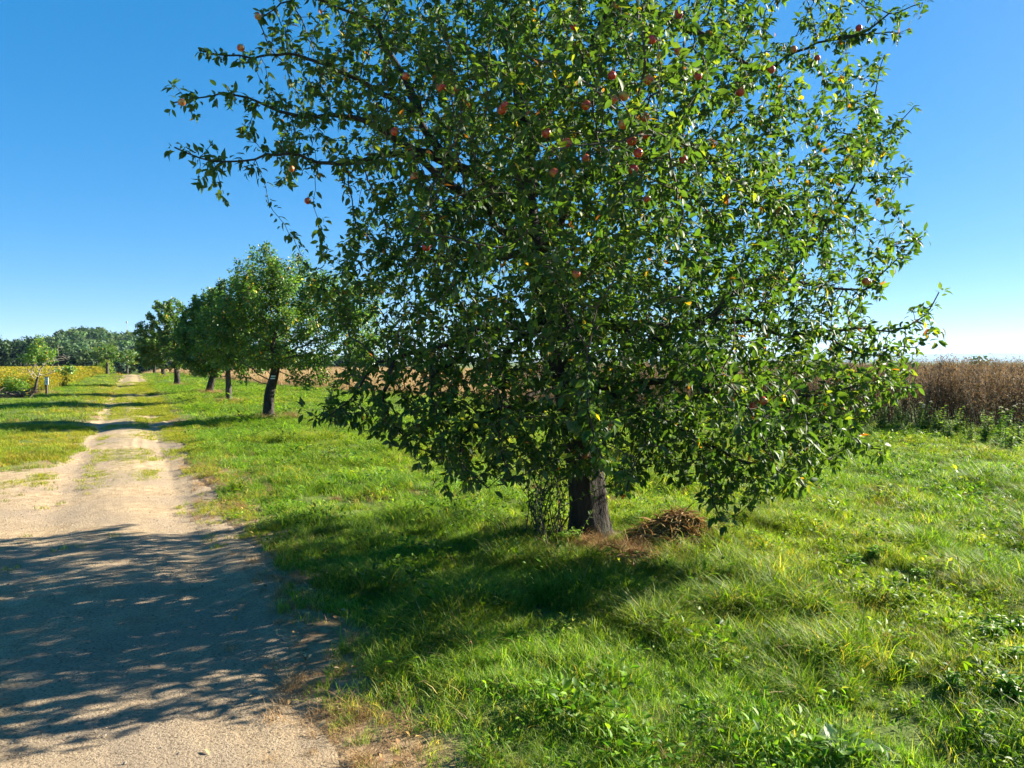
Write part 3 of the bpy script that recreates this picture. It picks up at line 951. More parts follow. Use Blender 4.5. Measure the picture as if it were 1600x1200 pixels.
def fruit_tree(name, base, lobes, trunk_pts, label, seed, leafsize, nleaf, n_attr, tone=1.0, yellow=0.02, group='fruit trees lining the track', mats=('bark', 'twig', 'leaf_far'), r0=0.17, fork=4, cat='tree', bare=0.0, wl=0.6, grow_k=1.1):
    r = np.random.default_rng(seed)
    base = np.array(base, dtype=float)
    base[2] = float(height(base[0], base[1])) - 0.02
    root = empty(name, base)
    tag(root, label, cat, group)
    tpl = resample([np.array(p, dtype=float) for p in trunk_pts], 0.14)
    sd_ = []
    for i, p in enumerate(tpl):
        sd_.append((p, i - 1))
    A_ = []
    vol = np.array([l[3] * l[4] * l[5] for l in lobes])
    for l, v in zip(lobes, vol / vol.sum()):
        n = int(n_attr * v)
        q = r.normal(0, 1, (n, 3)); q /= np.linalg.norm(q, axis=1, keepdims=True)
        q *= (r.random((n, 1)) ** 0.42)
        A_.append(np.array(l[:3]) - [0, 0, .12] + q * np.array(l[3:6]) * grow_k)
    A_ = np.vstack(A_)
    ps, pr = grow(sd_, A_, 0.16, 1.0, 0.24, 45, r)
    rd = pipe_radii(ps, pr, 0.006, 0.46)
    rd = np.minimum(rd, r0 * 0.6)
    V, Fc = tube(tpl, np.interp(np.linspace(0, 1, len(tpl)), [0, .15, 1], [r0 * 1.25, r0, r0 * 0.62]), 14, 0.14, seed, flare=0.04)
    tk = obj('trunk', mesh_from('trunk', V, Fc, M[mats[0]]), root)
    # each bough with its twigs is a piece of its own under the trunk
    top = np.arange(len(ps))
    for i in range(len(tpl), len(ps)):
        top[i] = i if pr[i] < len(tpl) else top[pr[i]]
    for b_ in np.unique(top[len(tpl):]):
        kk = np.concatenate([[b_], np.nonzero((top == b_) & (np.arange(len(ps)) > b_))[0]])
        sub_p = np.vstack([ps[pr[b_]][None], ps[kk]])
        mp_ = {int(g_): n_ + 1 for n_, g_ in enumerate(kk)}
        sub_r = np.concatenate([[rd[b_]], rd[kk]])
        sub_q = np.array([-1] + [mp_.get(int(pr[g_]), 0) for g_ in kk])
        V, Fc = twig_mesh(sub_p, sub_q, sub_r, 1, 5)
        obj('limb', mesh_from('limb', V, Fc, M[mats[1]]), tk)
    dt = np.zeros(len(ps), dtype=int)
    for i in range(len(ps) - 1, len(tpl) - 1, -1):
        dt[pr[i]] = max(dt[pr[i]], dt[i] + 1)
    c = np.arange(len(tpl), len(ps))
    c = c[dt[c] < 7]
    if bare:
        side = fbm(ps[c][:, 0] * 1.1 + 3, ps[c][:, 2] * 1.1, seed)
        c = c[side > bare]
    c = r.choice(c, nleaf)
    p, d, nn, l_, w_, C, cu = leaves_on(ps, pr, c, 1, r, leafsize, lambda n, g_, ci: apple_cols(n, g_, ci, yellow, 1.0) * np.array(tone), spreadv=0.16, wl=wl)
    V, Fc, C = leafset(p, d, nn, l_, w_, C, curl=cu) if leafsize < .1 else quad_leaves(p, d, nn, l_ * 1.1, C)
    cr = obj('crown', mesh_from('crown', V, Fc, M[mats[2]], col=C), root)
    return root, tpl, ps

T2 = [-6.75, 21.0, 0]
tree2, tp2, _ = fruit_tree('apple_tree', T2, [(0.5, 0, 3.0, 1.6, 1.6, 1.5), (-0.6, .2, 2.55, 1.0, 1.0, 1.25), (1.25, -.1, 1.55, .8, .7, .7), (0.2, 0, 4.0, 1.2, 1.1, .8), (1.8, .2, 3.1, 1.1, 1.0, 1.1), (2.5, .2, 2.7, .9, .9, 1.1), (-1.2, .2, 2.4, 1.0, .9, 1.0)],
                        [(0, 0, -.1), (0.0, 0, .25), (0.03, 0, .7), (0.16, 0, 1.2), (0.22, 0, 1.6), (0.15, 0, 2.1)],
                        'second fruit tree in the row with a leaning trunk bearing a painted white mark', 31, 0.09, 38000, 2300, tone=(1.9, 1.6, 1.1), r0=.145)
tree3, _, _ = fruit_tree('apple_tree', [-11.2, 30.0, 0], [(-.1, 0, 2.85, 1.7, 1.6, 1.55), (-1.1, 0, 2.2, 1.0, .9, 1.1), (.4, 0, 4.0, 1.2, 1, 1.1), (1.2, 0, 2.4, 1.2, 1.0, 1.1)],
           [(0, 0, -.1), (0, 0, .5), (-.02, 0, 1.1), (0.0, 0, 1.6)], 'third fruit tree in the row with a straight slim pale trunk', 32, 0.115, 26000, 1500, tone=(1.5, 1.4, 1.1), r0=.12, mats=('pale_bark', 'twig', 'leaf_far'))
tree4, _, _ = fruit_tree('apple_tree', [-15.1, 38.0, 0], [(0, 0, 2.9, 1.6, 1.6, 1.8), (.2, 0, 4.2, 1.2, 1.1, 1.1), (.1, -.2, 1.5, .9, .8, .6)],
           [(-.1, 0, -.1), (0, 0, .4), (.12, 0, .9), (.2, 0, 1.4)], 'fourth fruit tree in the row with a short thick trunk and low leaves', 33, 0.13, 21000, 1250, tone=(1.6, 1.45, 1.1), r0=.19)
tree5, _, _ = fruit_tree('apple_tree', [-22.5, 51.0, 0], [(-.8, 0, 3.2, 1.8, 1.7, 1.9), (.6, 0, 2.8, 1.4, 1.4, 1.6), (-.5, 0, 5.0, 1.2, 1.1, 1.0), (-1.8, 0, 2.4, 1.1, .9, 1.2)],
           [(0, 0, -.1), (0, 0, .5), (-.05, 0, 1.1), (-.1, 0, 1.7)], 'fifth fruit tree in the row with a tall greyish loose crown beside the track', 34, 0.14, 22000, 1350, tone=(1.9, 1.6, 1.5), r0=.2)
tree6, _, _ = fruit_tree('apple_tree', [-37.7, 82.0, 0], [(0, 0, 3.3, 1.9, 1.9, 1.8), (-1, 0, 2.7, 1.2, 1.2, 1.2)],
           [(0, 0, -.1), (0, 0, .8), (.05, 0, 1.7)], 'sixth fruit tree in the row, small trunk beyond the grey crowned one', 35, 0.18, 6500, 500, tone=(1.1, 1.1, 1.2), r0=.22)
tree7, _, _ = fruit_tree('apple_tree', [-48.5, 103.0, 0], [(0, 0, 3.4, 2.0, 2.0, 1.9)],
           [(0, 0, -.1), (0, 0, .8), (.05, 0, 1.7)], 'farthest fruit tree on the right of the track in front of the wood', 36, 0.22, 4000, 350, r0=.2)
# painted trail mark on the second trunk: two white bars with a green one between, wrapped round the bark
tm_root = [c for c in tree2.children if c.name.startswith('trunk')][0]
k_mid = int(np.argmin(np.abs(tp2[:, 2] - 1.18)))
c0 = np.array([np.interp(1.18, tp2[:, 2], tp2[:, k]) for k in (0, 1)])
for dz, mk in ((.032, 'white_paint'), (.0, 'green_paint'), (-.032, 'white_paint')):
    Vt, Ft = [], []
    for j in range(9):
        a = math.radians(-90 + 10 + (j - 4) * 7)
        for zz in (-.0135, .0135):
            for rr_ in (.118, .134):
                cx_ = np.interp(1.18 + dz + zz, tp2[:, 2], tp2[:, 0])
                Vt.append([cx_ + math.cos(a) * rr_, c0[1] + math.sin(a) * rr_, 1.18 + dz + zz])
    for j in range(8):
        o_ = j * 4
        for a_, b_ in ((0, 1), (1, 3), (3, 2), (2, 0)):
            Ft.append([o_ + a_, o_ + b_, o_ + 4 + b_, o_ + 4 + a_])
    for o_ in (0, 32):
        Ft.append([o_, o_ + 2, o_ + 3, o_ + 1])
    obj('trail_mark', mesh_from('trail_mark', np.array(Vt), np.array(Ft), M[mk], smooth=False), tm_root)

# half dead tree, shrub and sign on the left of the track; trees by the far end
sc, _, _ = fruit_tree('old_tree', [-23.9, 38.0, 0], [(0.5, 0, 1.75, 1.25, 1.0, .8), (1.2, 0, 1.9, .7, .7, .55), (-.4, 0, 1.5, .6, .5, .6), (.3, 0, 2.8, .3, .3, .6), (1.7, 0, 1.2, .5, .4, .25)],
           [(0, 0, -.1), (.04, 0, .3), (.10, 0, .6), (.16, 0, .85)], 'half dead tree with bare pale branches on the left verge', 41, 0.10, 2600, 460, tone=(2.8, 2.2, 1.7), yellow=.01,
           group=None, mats=('pale_bark', 'dead_wood', 'leaf_far'), r0=.075, bare=.47)
def shrub(name, base, rad3, n, label, seed, tone, leaf=.09, cat='shrub'):
    r = np.random.default_rng(seed)
    b = np.array(base, dtype=float); b[2] = float(height(b[0], b[1]))
    root = empty(name, b)
    tag(root, label, cat)
    V_, F_, o_ = [], [], 0
    tips = []
    for k in range(16):
        q = r.normal(0, 1, 3); q[2] = abs(q[2]) + .6
        q = q / np.linalg.norm(q) * np.array(rad3) * [1, 1, 1.7] * r.uniform(.6, 1.0)
        path = resample([np.zeros(3) + [r.normal(0, .08), r.normal(0, .08), -.05], q * .55 + r.normal(0, .05, 3), q], .12)
        v_, f_ = tube(path, np.linspace(.014, .004, len(path)), 4)
        V_.append(v_); F_.append(f_ + o_); o_ += len(v_)
        tips.append(path[len(path) // 3:])
    obj('stems', mesh_from('stems', np.concatenate(V_), np.concatenate(F_), M['twig']), root)
    tips = np.concatenate(tips)
    p = tips[r.integers(0, len(tips), n)] + r.normal(0, .11, (n, 3)) * np.array(rad3) / max(rad3) * 1.6
    p[:, 2] = np.maximum(p[:, 2], .03)
    V, Fc, C = leafset(p, r.normal(0, 1, (n, 3)) + [0, 0, .1], r.normal(0, .6, (n, 3)) + [0, 0, 1], leaf * r.uniform(.6, 1.2, n), leaf * .5 * r.uniform(.7, 1.2, n), apple_cols(n, r, r.random(n)) * np.array(tone))
    obj('foliage', mesh_from('foliage', V, Fc, M['weed'], col=C), root)
    return root
shrub('bush', [-23.7, 36.3, 0], (.8, .6, .6), 2200, 'pale green leafy bush at the foot of the half dead tree', 42, (2.6, 2.1, 1.4))
shrub('bush', [-62.5, 116.5, 0], (1.9, 1.7, 1.7), 2600, 'round yellow green bush at the far end of the track', 43, (4.0, 2.6, 1.2), leaf=.22)
fruit_tree('field_tree', [-56.5, 106.0, 0], [(-.4, 0, 3.2, 2.0, 1.8, 1.4), (.7, 0, 2.9, 1.5, 1.4, 1.2)], [(0, 0, -.2), (0, 0, .8), (.0, 0, 1.8)],
           'spreading tree with a pale trunk far off on the left of the track', 44, .2, 2600, 360, tone=(1.7, 1.5, 1.0), group=None, mats=('pale_bark', 'twig', 'leaf_far'), r0=.25)
fruit_tree('field_tree', [-56.0, 110.5, 0], [(.2, 0, 2.7, 1.5, 1.4, 1.2)], [(0, 0, -.3), (0, 0, .8), (.0, 0, 1.7)],
           'smaller pale trunked tree between the spreading tree and the yellow green bush', 45, .2, 1500, 240, tone=(2.1, 1.7, 1.0), group=None, mats=('pale_bark', 'twig', 'leaf_far'), r0=.2)
fruit_tree('field_tree', [185.0, 300.0, 0], [(0, 0, 6.3, 3.6, 3.4, 2.3)], [(0, 0, -.3), (0, 0, 2.0), (.0, 0, 4.5)],
           'lone round tree on the horizon above the brown crop', 46, .55, 1700, 300, tone=(1.5, 1.4, 1.4), group=None, r0=.4)

# white board on a dark post by the half dead tree
sp = PX(73, 617, 37.0); sp[2] = float(height(sp[0], sp[1]))
sign = empty('sign_post', sp)
tag(sign, 'small white notice board on a dark wooden post beside the track', 'sign')
def box_mesh(name, sx, sy, sz, mat, z0=0.0, bev=0.006):
    import bmesh
    bm = bmesh.new()
    bmesh.ops.create_cube(bm, size=1.0)
    for v in bm.verts:
        v.co = Vector((v.co.x * sx, v.co.y * sy, v.co.z * sz + z0))
    bmesh.ops.bevel(bm, geom=bm.edges[:], offset=bev, segments=1, affect='EDGES')
    me = bpy.data.meshes.new(name)
    bm.to_mesh(me); bm.free()
    me.materials.append(mat)
    return me
obj('post', box_mesh('post', .09, .09, .95, M['post_wood'], .425), sign)
bd = obj('board', box_mesh('board', .17, .025, .36, M['white_paint']), sign)
bd.location = (.05, -.062, .68)
rf = obj('board_roof', box_mesh('board_roof', .28, .16, .03, M['post_wood']), sign)
rf.location = (.03, -.03, .89)
for k, (zz, ww) in enumerate(((.09, .07), (-.02, .10), (-.07, .08))):
    pt = obj('print', box_mesh('print', ww, .006, .022, M['ink'], bev=.001), bd)
    pt.location = (0, -.0146, zz)

# pile of cut branches by the bush
pb = PX(28, 625, 34.0); pb[2] = float(height(pb[0], pb[1]))
V_, F_, o_ = [], [], 0
for k in range(90):
    a = rng.uniform(0, 6.28)
    c_ = np.array([rng.normal(0, .38), rng.normal(0, .25), abs(rng.normal(0, .14)) + .03])
    d_ = np.array([math.cos(a), math.sin(a), rng.normal(.1, .3)]) * rng.uniform(.2, .5)
    path = np.array([c_ - d_, c_ + rng.normal(0, .04, 3), c_ + d_])
    v_, f_ = tube(path, np.array([.017, .013, .006]), 4)
    V_.append(v_); F_.append(f_ + o_); o_ += len(v_)
br = obj('branch_pile', mesh_from('branch_pile', np.concatenate(V_), np.concatenate(F_), M['twig']))
br.location = pb
tag(br, 'low heap of brown cut branches in front of the pale green bush', 'branches')

# ------------------------------------------------------------------ far wood, hill, distant ridges
def forest(name, specs, n_each, size, label, seed):
    r = np.random.default_rng(seed)
    parts, tV, tF, o_ = [], [], [], 0
    for (x, y, z, H, R_, tn) in specs:
        c = np.array([x, y, z + H * .60])
        lob = r.integers(6, 10)
        for k in range(lob):
            q = r.normal(0, 1, 3); q /= np.linalg.norm(q)
            lc = c + q * np.array([R_, R_, H * .36]) * .62
            lr = np.array([R_, R_, H * .36]) * r.uniform(.36, .6)
            n = n_each // lob
            d = r.normal(0, 1, (n, 3)); d /= np.linalg.norm(d, axis=1, keepdims=True)
            p = lc + d * lr * r.uniform(.7, 1.08, (n, 1))
            C = np.tile(tn, (n, 1)) * r.uniform(.65, 1.35, (n, 1))
            parts.append(quad_leaves(p, np.cross(d, r.normal(0, 1, (n, 3))) + d * .2, d + r.normal(0, .5, (n, 3)) + [0, 0, .3], size * r.uniform(.6, 1.3, n), C))
        v_, f_ = tube(np.array([[x, y, z - .5], [x, y, z + H * .3], [x, y, z + H * .62]]), np.array([.28, .22, .1]) * H / 14, 5)
        parts.append((v_, f_, np.tile([.05, .042, .035], (len(v_), 1))))
    V, Fc, C = merge(parts)
    o = obj(name, mesh_from(name, V, Fc, M['forest_leaf'], smooth=False, col=C))
    return tag(o, label, 'wood', kind='stuff')

r = np.random.default_rng(51)
GREENS = [np.array(c) for c in ((.018, .042, .017), (.025, .055, .020), (.034, .066, .022), (.050, .080, .024), (.022, .046, .022))]
specs = []
for row, dd in enumerate((236, 246, 258, 272)):
    for px in np.arange(-420, 640, 20):
        d = dd + r.normal(0, 3)
        x = (px + r.normal(0, 9) - 800) * d / F_PX
        topy = np.interp(px, [-420, 0, 50, 90, 130, 220, 300, 640], [518, 526, 528, 537, 546, 553, 556, 558]) + r.normal(0, 4) - row * 1.5
        z0 = -4.5
        H = max(6, 1.6 + (565 - topy) * d / F_PX - z0)
        specs.append((x, d, z0, H, H * r.uniform(.24, .33), GREENS[r.integers(0, 5)]))
forest('forest', specs, 330, 1.05, 'dense dark green wood standing behind the far end of the track', 52)

# wooded hill behind the wood
def hill_z(x, y):
    px = 800 + F_PX * x / y
    prof = np.interp(px, [-700, -200, 20, 80, 95, 120, 160, 172, 210, 260, 330, 520, 760], [2, 8, 13, 18, 22, 25.5, 25, 20.5, 20.5, 17, 9, 0, -6])
    return -5 + (prof + 1) * sstep(330, 640, y) * sstep(1100, 760, y)
hx, hy = np.meshgrid(np.linspace(-900, 60, 110), np.linspace(320, 1120, 60), indexing='ij')
hz = hill_z(hx, hy) + 1.2 * (fbm(hx * .02, hy * .02, 6) - .5) - .3
idx = np.arange(hx.size).reshape(hx.shape)
q = np.stack([idx[:-1, :-1], idx[1:, :-1], idx[1:, 1:], idx[:-1, 1:]], -1).reshape(-1, 4)
hl = obj('hill', mesh_from('hill', np.stack([hx, hy, hz], -1).reshape(-1, 3), q, M['ground'], col=np.zeros((hx.size, 3))))
tag(hl, 'low wooded hill rising behind the dark wood', 'hill', kind='structure')
specs = []
for d in np.arange(380, 760, 15):
    for px in np.arange(-420, 560, 17 * 640 / d):
        x = (px + r.normal(0, 6) - 800) * d / F_PX
        y = d + r.normal(0, 5)
        z0 = float(hill_z(x, y))
        H = r.uniform(8, 12)
        light = .5 + .5 * (d < 560)
        tn = GREENS[r.integers(0, 5)] * (1.2 + 1.8 * light * r.random()) * np.array([1.15, 1.0, .9])
        specs.append((x, y, z0 - 1, H, r.uniform(3.6, 5.4), tn))
forest('hill_forest', specs, 90, 2.0, 'paler green trees covering the hill beyond the wood', 53)

mz = float(hill_z(*(PX(198, 510, 690)[:2])))
mb = PX(198, 510, 690); mb[2] = mz
mast = empty('radio_mast', mb)
tag(mast, 'thin mast poking above the wooded hilltop', 'mast')
mh = (PX(198, 502, 690)[2] - mz)
V_, F_, o_ = [], [], 0
for a in range(3):
    an = a * 2.094
    v_, f_ = tube(np.array([[math.cos(an) * .9, math.sin(an) * .9, 0], [math.cos(an) * .25, math.sin(an) * .25, mh]]), np.array([.07, .05]), 5)
    V_.append(v_); F_.append(f_ + o_); o_ += len(v_)
for k in range(9):
    z1 = mh * k / 9; z2 = mh * (k + 1) / 9
    w1, w2 = .9 - .65 * k / 9, .9 - .65 * (k + 1) / 9
    for a in range(3):
        a1, a2 = a * 2.094, (a + 1) * 2.094
        v_, f_ = tube(np.array([[math.cos(a1) * w1, math.sin(a1) * w1, z1], [math.cos(a2) * w2, math.sin(a2) * w2, z2]]), np.array([.03, .03]), 4)
        V_.append(v_); F_.append(f_ + o_); o_ += len(v_)
obj('lattice', mesh_from('lattice', np.concatenate(V_), np.concatenate(F_), M['metal']), mast)
v_, f_ = tube(np.array([[0, 0, mh * .93], [0, 0, mh]]), np.array([.7, .7]), 10)
obj('antenna_drum', mesh_from('antenna_drum', v_, f_, M['metal']), mast)

def ridge(name, y0, prof, depth, seed, label):
    xs = np.linspace(-1.25 * y0, 1.25 * y0, 260)
    px = 800 + F_PX * xs / y0
    z = np.interp(px, *prof) + 10 * (y0 / 6000) * (fbm(xs * 9 / y0 + 5, 2.0 + seed, seed, 4) - .5)
    rows = [(0, -60), (.25, .45), (.5, .9), (.6, 1.0), (1.0, -60)]
    V = []
    for f, k in rows:
        zz = np.where(k < -1, -60, z * k)
        V.append(np.stack([xs, np.full_like(xs, y0) + f * depth, zz], -1))
    V = np.stack(V, 0)
    idx = np.arange(V.shape[0] * V.shape[1]).reshape(V.shape[:2])
    q = np.stack([idx[:-1, :-1], idx[:-1, 1:], idx[1:, 1:], idx[1:, :-1]], -1).reshape(-1, 4)
    m = M['ridge']
    o = obj(name, mesh_from(name, V.reshape(-1, 3), q, m))
    tag(o, label, 'hills', kind='structure')
M['ridge'] = plain('distant_woodland', (.06, .085, .045), .95, .05)
ridge('hills', 9000, ([-400, 600, 1000, 1400, 1600, 2000], [70, 60, 50, 36, 44, 55]), 1500, 3, 'low blue wooded ridge along the horizon')
ridge('hills', 13000, ([-400, 500, 1000, 1420, 1460, 1520, 1600, 2000], [140, 120, 120, 150, 172, 140, 158, 130]), 2000, 5, 'fainter blue hills behind the low ridge on the horizon')

# ------------------------------------------------------------------ crops and grass
rg = np.random.default_rng(61)
GC = [np.array(c) for c in ((.092, .205, .012), (.125, .250, .017), (.170, .290, .022), (.058, .145, .014), (.24, .31, .042))]
DC = [np.array(c) for c in ((.34, .27, .13), (.28, .21, .10), (.40, .33, .18))]
def clump(n, h0, h1, w, spread, lean, seed, cols, seg=3, dry=0.06):
    r = np.random.default_rng(seed)
    cl = list(cols) * 6 + [DC[k % 3] for k in range(int(len(cols) * 6 * dry))]
    v, f, c = blades(n, h0, h1, w, spread, lean, r, cl, seg)
    return v, f, c
turf = [mesh_from('turf', *(lambda a: (a[0], a[1]))(t_), M['grass'], col=t_[2]) for t_ in
        [clump(46, .04, .14, .0046, .09, .75, 100 + k, GC) for k in range(4)]]
tussock = [mesh_from('tussock', t_[0], t_[1], M['grass'], col=t_[2]) for t_ in
           [clump(64, .12, .34, .0054, .085, 1.0, 120 + k, GC, 4) for k in range(4)]]
def herb(seed):
    r = np.random.default_rng(seed)
    n = 26
    p = np.stack([r.normal(0, .05, n), r.normal(0, .05, n), r.uniform(.02, .12, n)], -1)
    d = np.stack([p[:, 0] * 6 + r.normal(0, .3, n), p[:, 1] * 6 + r.normal(0, .3, n), r.uniform(.0, .5, n)], -1)
    C = np.array([GC[i] for i in r.integers(0, 4, n)]) * r.uniform(.7, 1.1, (n, 1))
    return leafset(p, d, r.normal(0, .3, (n, 3)) + [0, 0, 1], r.uniform(.025, .055, n), r.uniform(.014, .028, n), C)
herbs = [mesh_from('herb', *(t_[:2]), M['grass'], col=t_[2]) for t_ in [herb(140 + k) for k in range(3)]]
near_coll = source_collection('meadow_tufts', turf + tussock + herbs)           # 0-3 turf, 4-7 tussock, 8-10 herb

def wedge(n, d0, d1, half=46):
    a = np.radians(rg.uniform(-half, half, n))
    d = np.sqrt(rg.uniform(d0 ** 2, d1 ** 2, n))
    return d * np.sin(a), d * np.cos(a)

EDGE_X = np.array([60, 30, 12.3, 8.2, 0, -8.4, -18, -37, -60, -75])
EDGE_Y = np.array([-8, 9, 16.3, 18.4, 29, 40, 54, 86, 125, 150])
def beyond_edge(x, y):
    """distance (m, roughly) behind the edge of the standing crop; positive inside it"""
    ye = np.interp(-x, -EDGE_X, EDGE_Y)
    return (y - ye) * .72

def meadow_mask(x, y):
    s, t = to_st(x, y)
    on_track = (t < track_right(s) - .02) & (t > track_left(s) + .02) & (s > -9) & (s < 112)
    crop = beyond_edge(x, y) > .4
    yellow = (t < -4.1 - .3 * vnoise(s * .5, 2, 3)) & (s > 37) & (s < 125)
    return ~on_track & ~crop & ~yellow

HEAPS = [(*PX(1062, 852, 1.6 * F_PX / (852 - 565.))[:2], .33), (*PX(990, 890, 1.6 * F_PX / (890 - 565.))[:2], .2)]
def meadow_points(n, d0, d1, sc0, far):
    x, y = wedge(n, d0, d1)
    k = meadow_mask(x, y)
    x, y = x[k], y[k]
    s, t = to_st(x, y)
    m = len(x)
    rough = fbm(x * .9, y * .9, 12)                      # tussocky or short
    dry = fbm(x * .55 + 7, y * .55, 15)
    tufty = np.clip(.9 * sstep(.50, .68, rough) + .25, 0, 1)
    # mown and yellower on the left of the track and along its edge, longer under the tree
    mown = sstep(-.5, -1.0, t) 
    edge_d = np.abs(t - .95)
    worn = np.exp(-(edge_d / .35) ** 2) * (t > 0)
    shade = np.exp(-((x - TREE_BASE[0] + 1.2) ** 2 + (y - TREE_BASE[1] + 1.2) ** 2) / 5.0)
    longg = tufty * (1 - mown) * (1 - .8 * worn) * np.clip(1.15 - .03 * np.hypot(x, y), .25, 1)
    rnd = rg.random(m)
    vi = rg.integers(0, 4, m)
    tuss = rnd < .55 * longg + .25 * shade * (1 - worn)
    vi[tuss] = rg.integers(4, 8, tuss.sum())
    hb = (rg.random(m) < .08 * (1 - mown)) & ~tuss
    vi[hb] = rg.integers(8, 11, hb.sum())
    sc_ = sc0 * rg.uniform(.7, 1.25, m) * (.72 + .45 * tufty) * (1 - .35 * worn) * (1 - .25 * mown)
    sc_ = np.where(tuss, sc_ * (.36 + .26 * tufty), sc_) * (.55 + .9 * vnoise(x * 3.6, y * 3.6, 61))
    sc_ = sc_ * (.45 + .55 * sstep(.3, .9, np.hypot(x - TREE_BASE[0] - .1, y - TREE_BASE[1] + .25)))
    scl = np.stack([sc_ * far, sc_ * far, sc_ * rg.uniform(.85, 1.15, m) * (1 if far < 1.5 else .75 + .15 * far)], -1)
    ti = np.ones((m, 3)) * rg.uniform(.72, 1.2, (m, 1)) * (.78 + .44 * vnoise(x * 2.2, y * 2.2, 83))[:, None]
    yl = sstep(.48, .66, dry)[:, None] * .6 + .2 * worn[:, None]
    ti = ti * (1 - yl) + ti * np.array([1.5, 1.12, 1.1]) * yl
    olive = (sstep(-3.4, -1.6, t) * mown)[:, None] * .9
    ti = ti * (1 - olive) + ti * np.array([1.35, 1.0, 1.1]) * olive
    drysp = (rg.random(m) < .05 + .25 * worn)[:, None]
    ti = np.where(drysp, ti * np.array([1.8, 1.15, 2.2]), ti)
    bald = (fbm(x * 1.7 + 3, y * 1.7 + 8, 19) > .63) & (rg.random(m) < .8)
    kk = ~bald & (rg.random(m) > .55 * worn)
    # nothing grows through the trunks
    kk &= np.hypot(x - TREE_BASE[0], y - TREE_BASE[1]) > .24
    for hx_, hy_, hr_ in HEAPS:
        kk &= np.hypot(x - hx_, y - hy_) > hr_
    pts = np.stack([x, y, height(x, y) - .004], -1)
    return pts[kk], vi[kk], scl[kk], ti[kk]

batches = [meadow_points(21000, 1.4, 8.5, 1.0, 1.0), meadow_points(38000, 8.5, 22, 1.1, 1.35), meadow_points(34000, 22, 60, 1.15, 2.4), meadow_points(14000, 60, 125, 1.2, 4.5)]
pts, vi, scl, ti = [np.concatenate([b[k] for b in batches]) for k in range(4)]
scatter('meadow_grass', pts, near_coll, vi, scl, ti, rg, .16, 'uneven green meadow grass growing beside the track', 'grass')

# sparse low grass on the crown of the track
s = 7 + 58 * rg.random(90000) ** 1.5; t = rg.uniform(-3.2, 1.25, 90000)
x, y = from_st(s, t)
bare = 1.1 * np.exp(-((t + .80) / .30) ** 2) + 1.0 * np.exp(-((t - .47) / .28) ** 2) * (1 - .6 * sstep(18, 34, s))
pv = (sstep(10.0, 13.0, s) * (t > -1.3) + sstep(10.6, 12.5, s)) * np.clip(1 - bare, 0, 1) + .8 * sstep(.35, 1.0, t)
pv = pv * sstep(.46, .60, fbm(x * 1.1, y * 1.1, 37) + .05 * sstep(14, 26, s)) + .012
k = (t < track_right(s) + .2) & (t > track_left(s)) & (rg.random(len(x)) < pv * .17)
x, y = x[k], y[k]
m = len(x)
far = np.clip(np.hypot(x, y) / 16, .8, 3)
scl = np.stack([far, far, np.full(m, .5)], -1) * rg.uniform(.7, 1.2, (m, 1))
ti = np.array([1.7, 1.1, 1.2]) * rg.uniform(.75, 1.25, (m, 1))
scatter('track_grass', np.stack([x, y, height(x, y) + .005], -1), near_coll, rg.integers(0, 4, m), scl, ti, rg, .15, 'short olive grass tufts growing between the wheel ruts', 'grass')

# dead straw round the trunks of the row
def straw_clump(seed, h0=.08, h1=.26, n=60, spread=.11, lean=1.5, w=.004, cols=DC):
    v, f, c = blades(n, h0, h1, w, spread, lean, np.random.default_rng(seed), cols, 3)
    return mesh_from('straw', v, f, M['straw'], col=c)
straw_coll = source_collection('straw_tufts', [straw_clump(160 + k) for k in range(3)])
P_, S_ = [], []
for bx, by, rr_, n in ((T2[0] + .15, T2[1], .55, 70), (-11.1, 30.0, .5, 60), (-15.0, 38.0, .7, 80), (-22.4, 51, .7, 70), (-37.7, 82, .9, 50), (-23.6, 38, .6, 50)):
    a = rg.uniform(0, 6.28, n); q = rr_ * np.sqrt(rg.random(n)) + .1
    P_.append(np.stack([bx + q * np.cos(a), by + q * np.sin(a)], -1)); S_.append(rg.uniform(.7, 1.3, n))
for px_, py_, sx_, n in ((925, 865, .28, 70), (1000, 872, .16, 26), (940, 900, .18, 20)):
    c_ = PX(px_, py_, 1.6 * F_PX / (py_ - 565))
    P_.append(np.stack([c_[0] + rg.normal(0, sx_, n), c_[1] + rg.normal(0, sx_ * .8, n)], -1)); S_.append(rg.uniform(.4, .75, n))
n = 380
s_e = .5 + 13 * rg.random(n) ** 1.2
t_e = track_right(s_e) + rg.normal(.0, .17, n)
keep_e = fbm(s_e * 1.3, t_e * 1.3, 51) > .45
xe, ye_ = from_st(s_e[keep_e], t_e[keep_e])
P_.append(np.stack([xe, ye_], -1)); S_.append(rg.uniform(.2, .55, len(xe)))
for k in range(120):
    x_, y_ = wedge(1, 2.5, 14)
    if meadow_mask(x_, y_)[0]:
        n = 14
        P_.append(np.stack([x_[0] + rg.normal(0, .16, n), y_[0] + rg.normal(0, .12, n)], -1)); S_.append(rg.uniform(.25, .55, n))
P_ = np.concatenate(P_); S_ = np.concatenate(S_)
scatter('dead_grass', np.column_stack([P_, height(P_[:, 0], P_[:, 1])]), straw_coll, 3, np.column_stack([S_, S_, S_]), np.array([1.05, .85, .75]) * rg.uniform(.7, 1.2, (len(S_), 1)), rg, .3, 'brown dead grass round the tree trunks and in bare patches', 'grass')

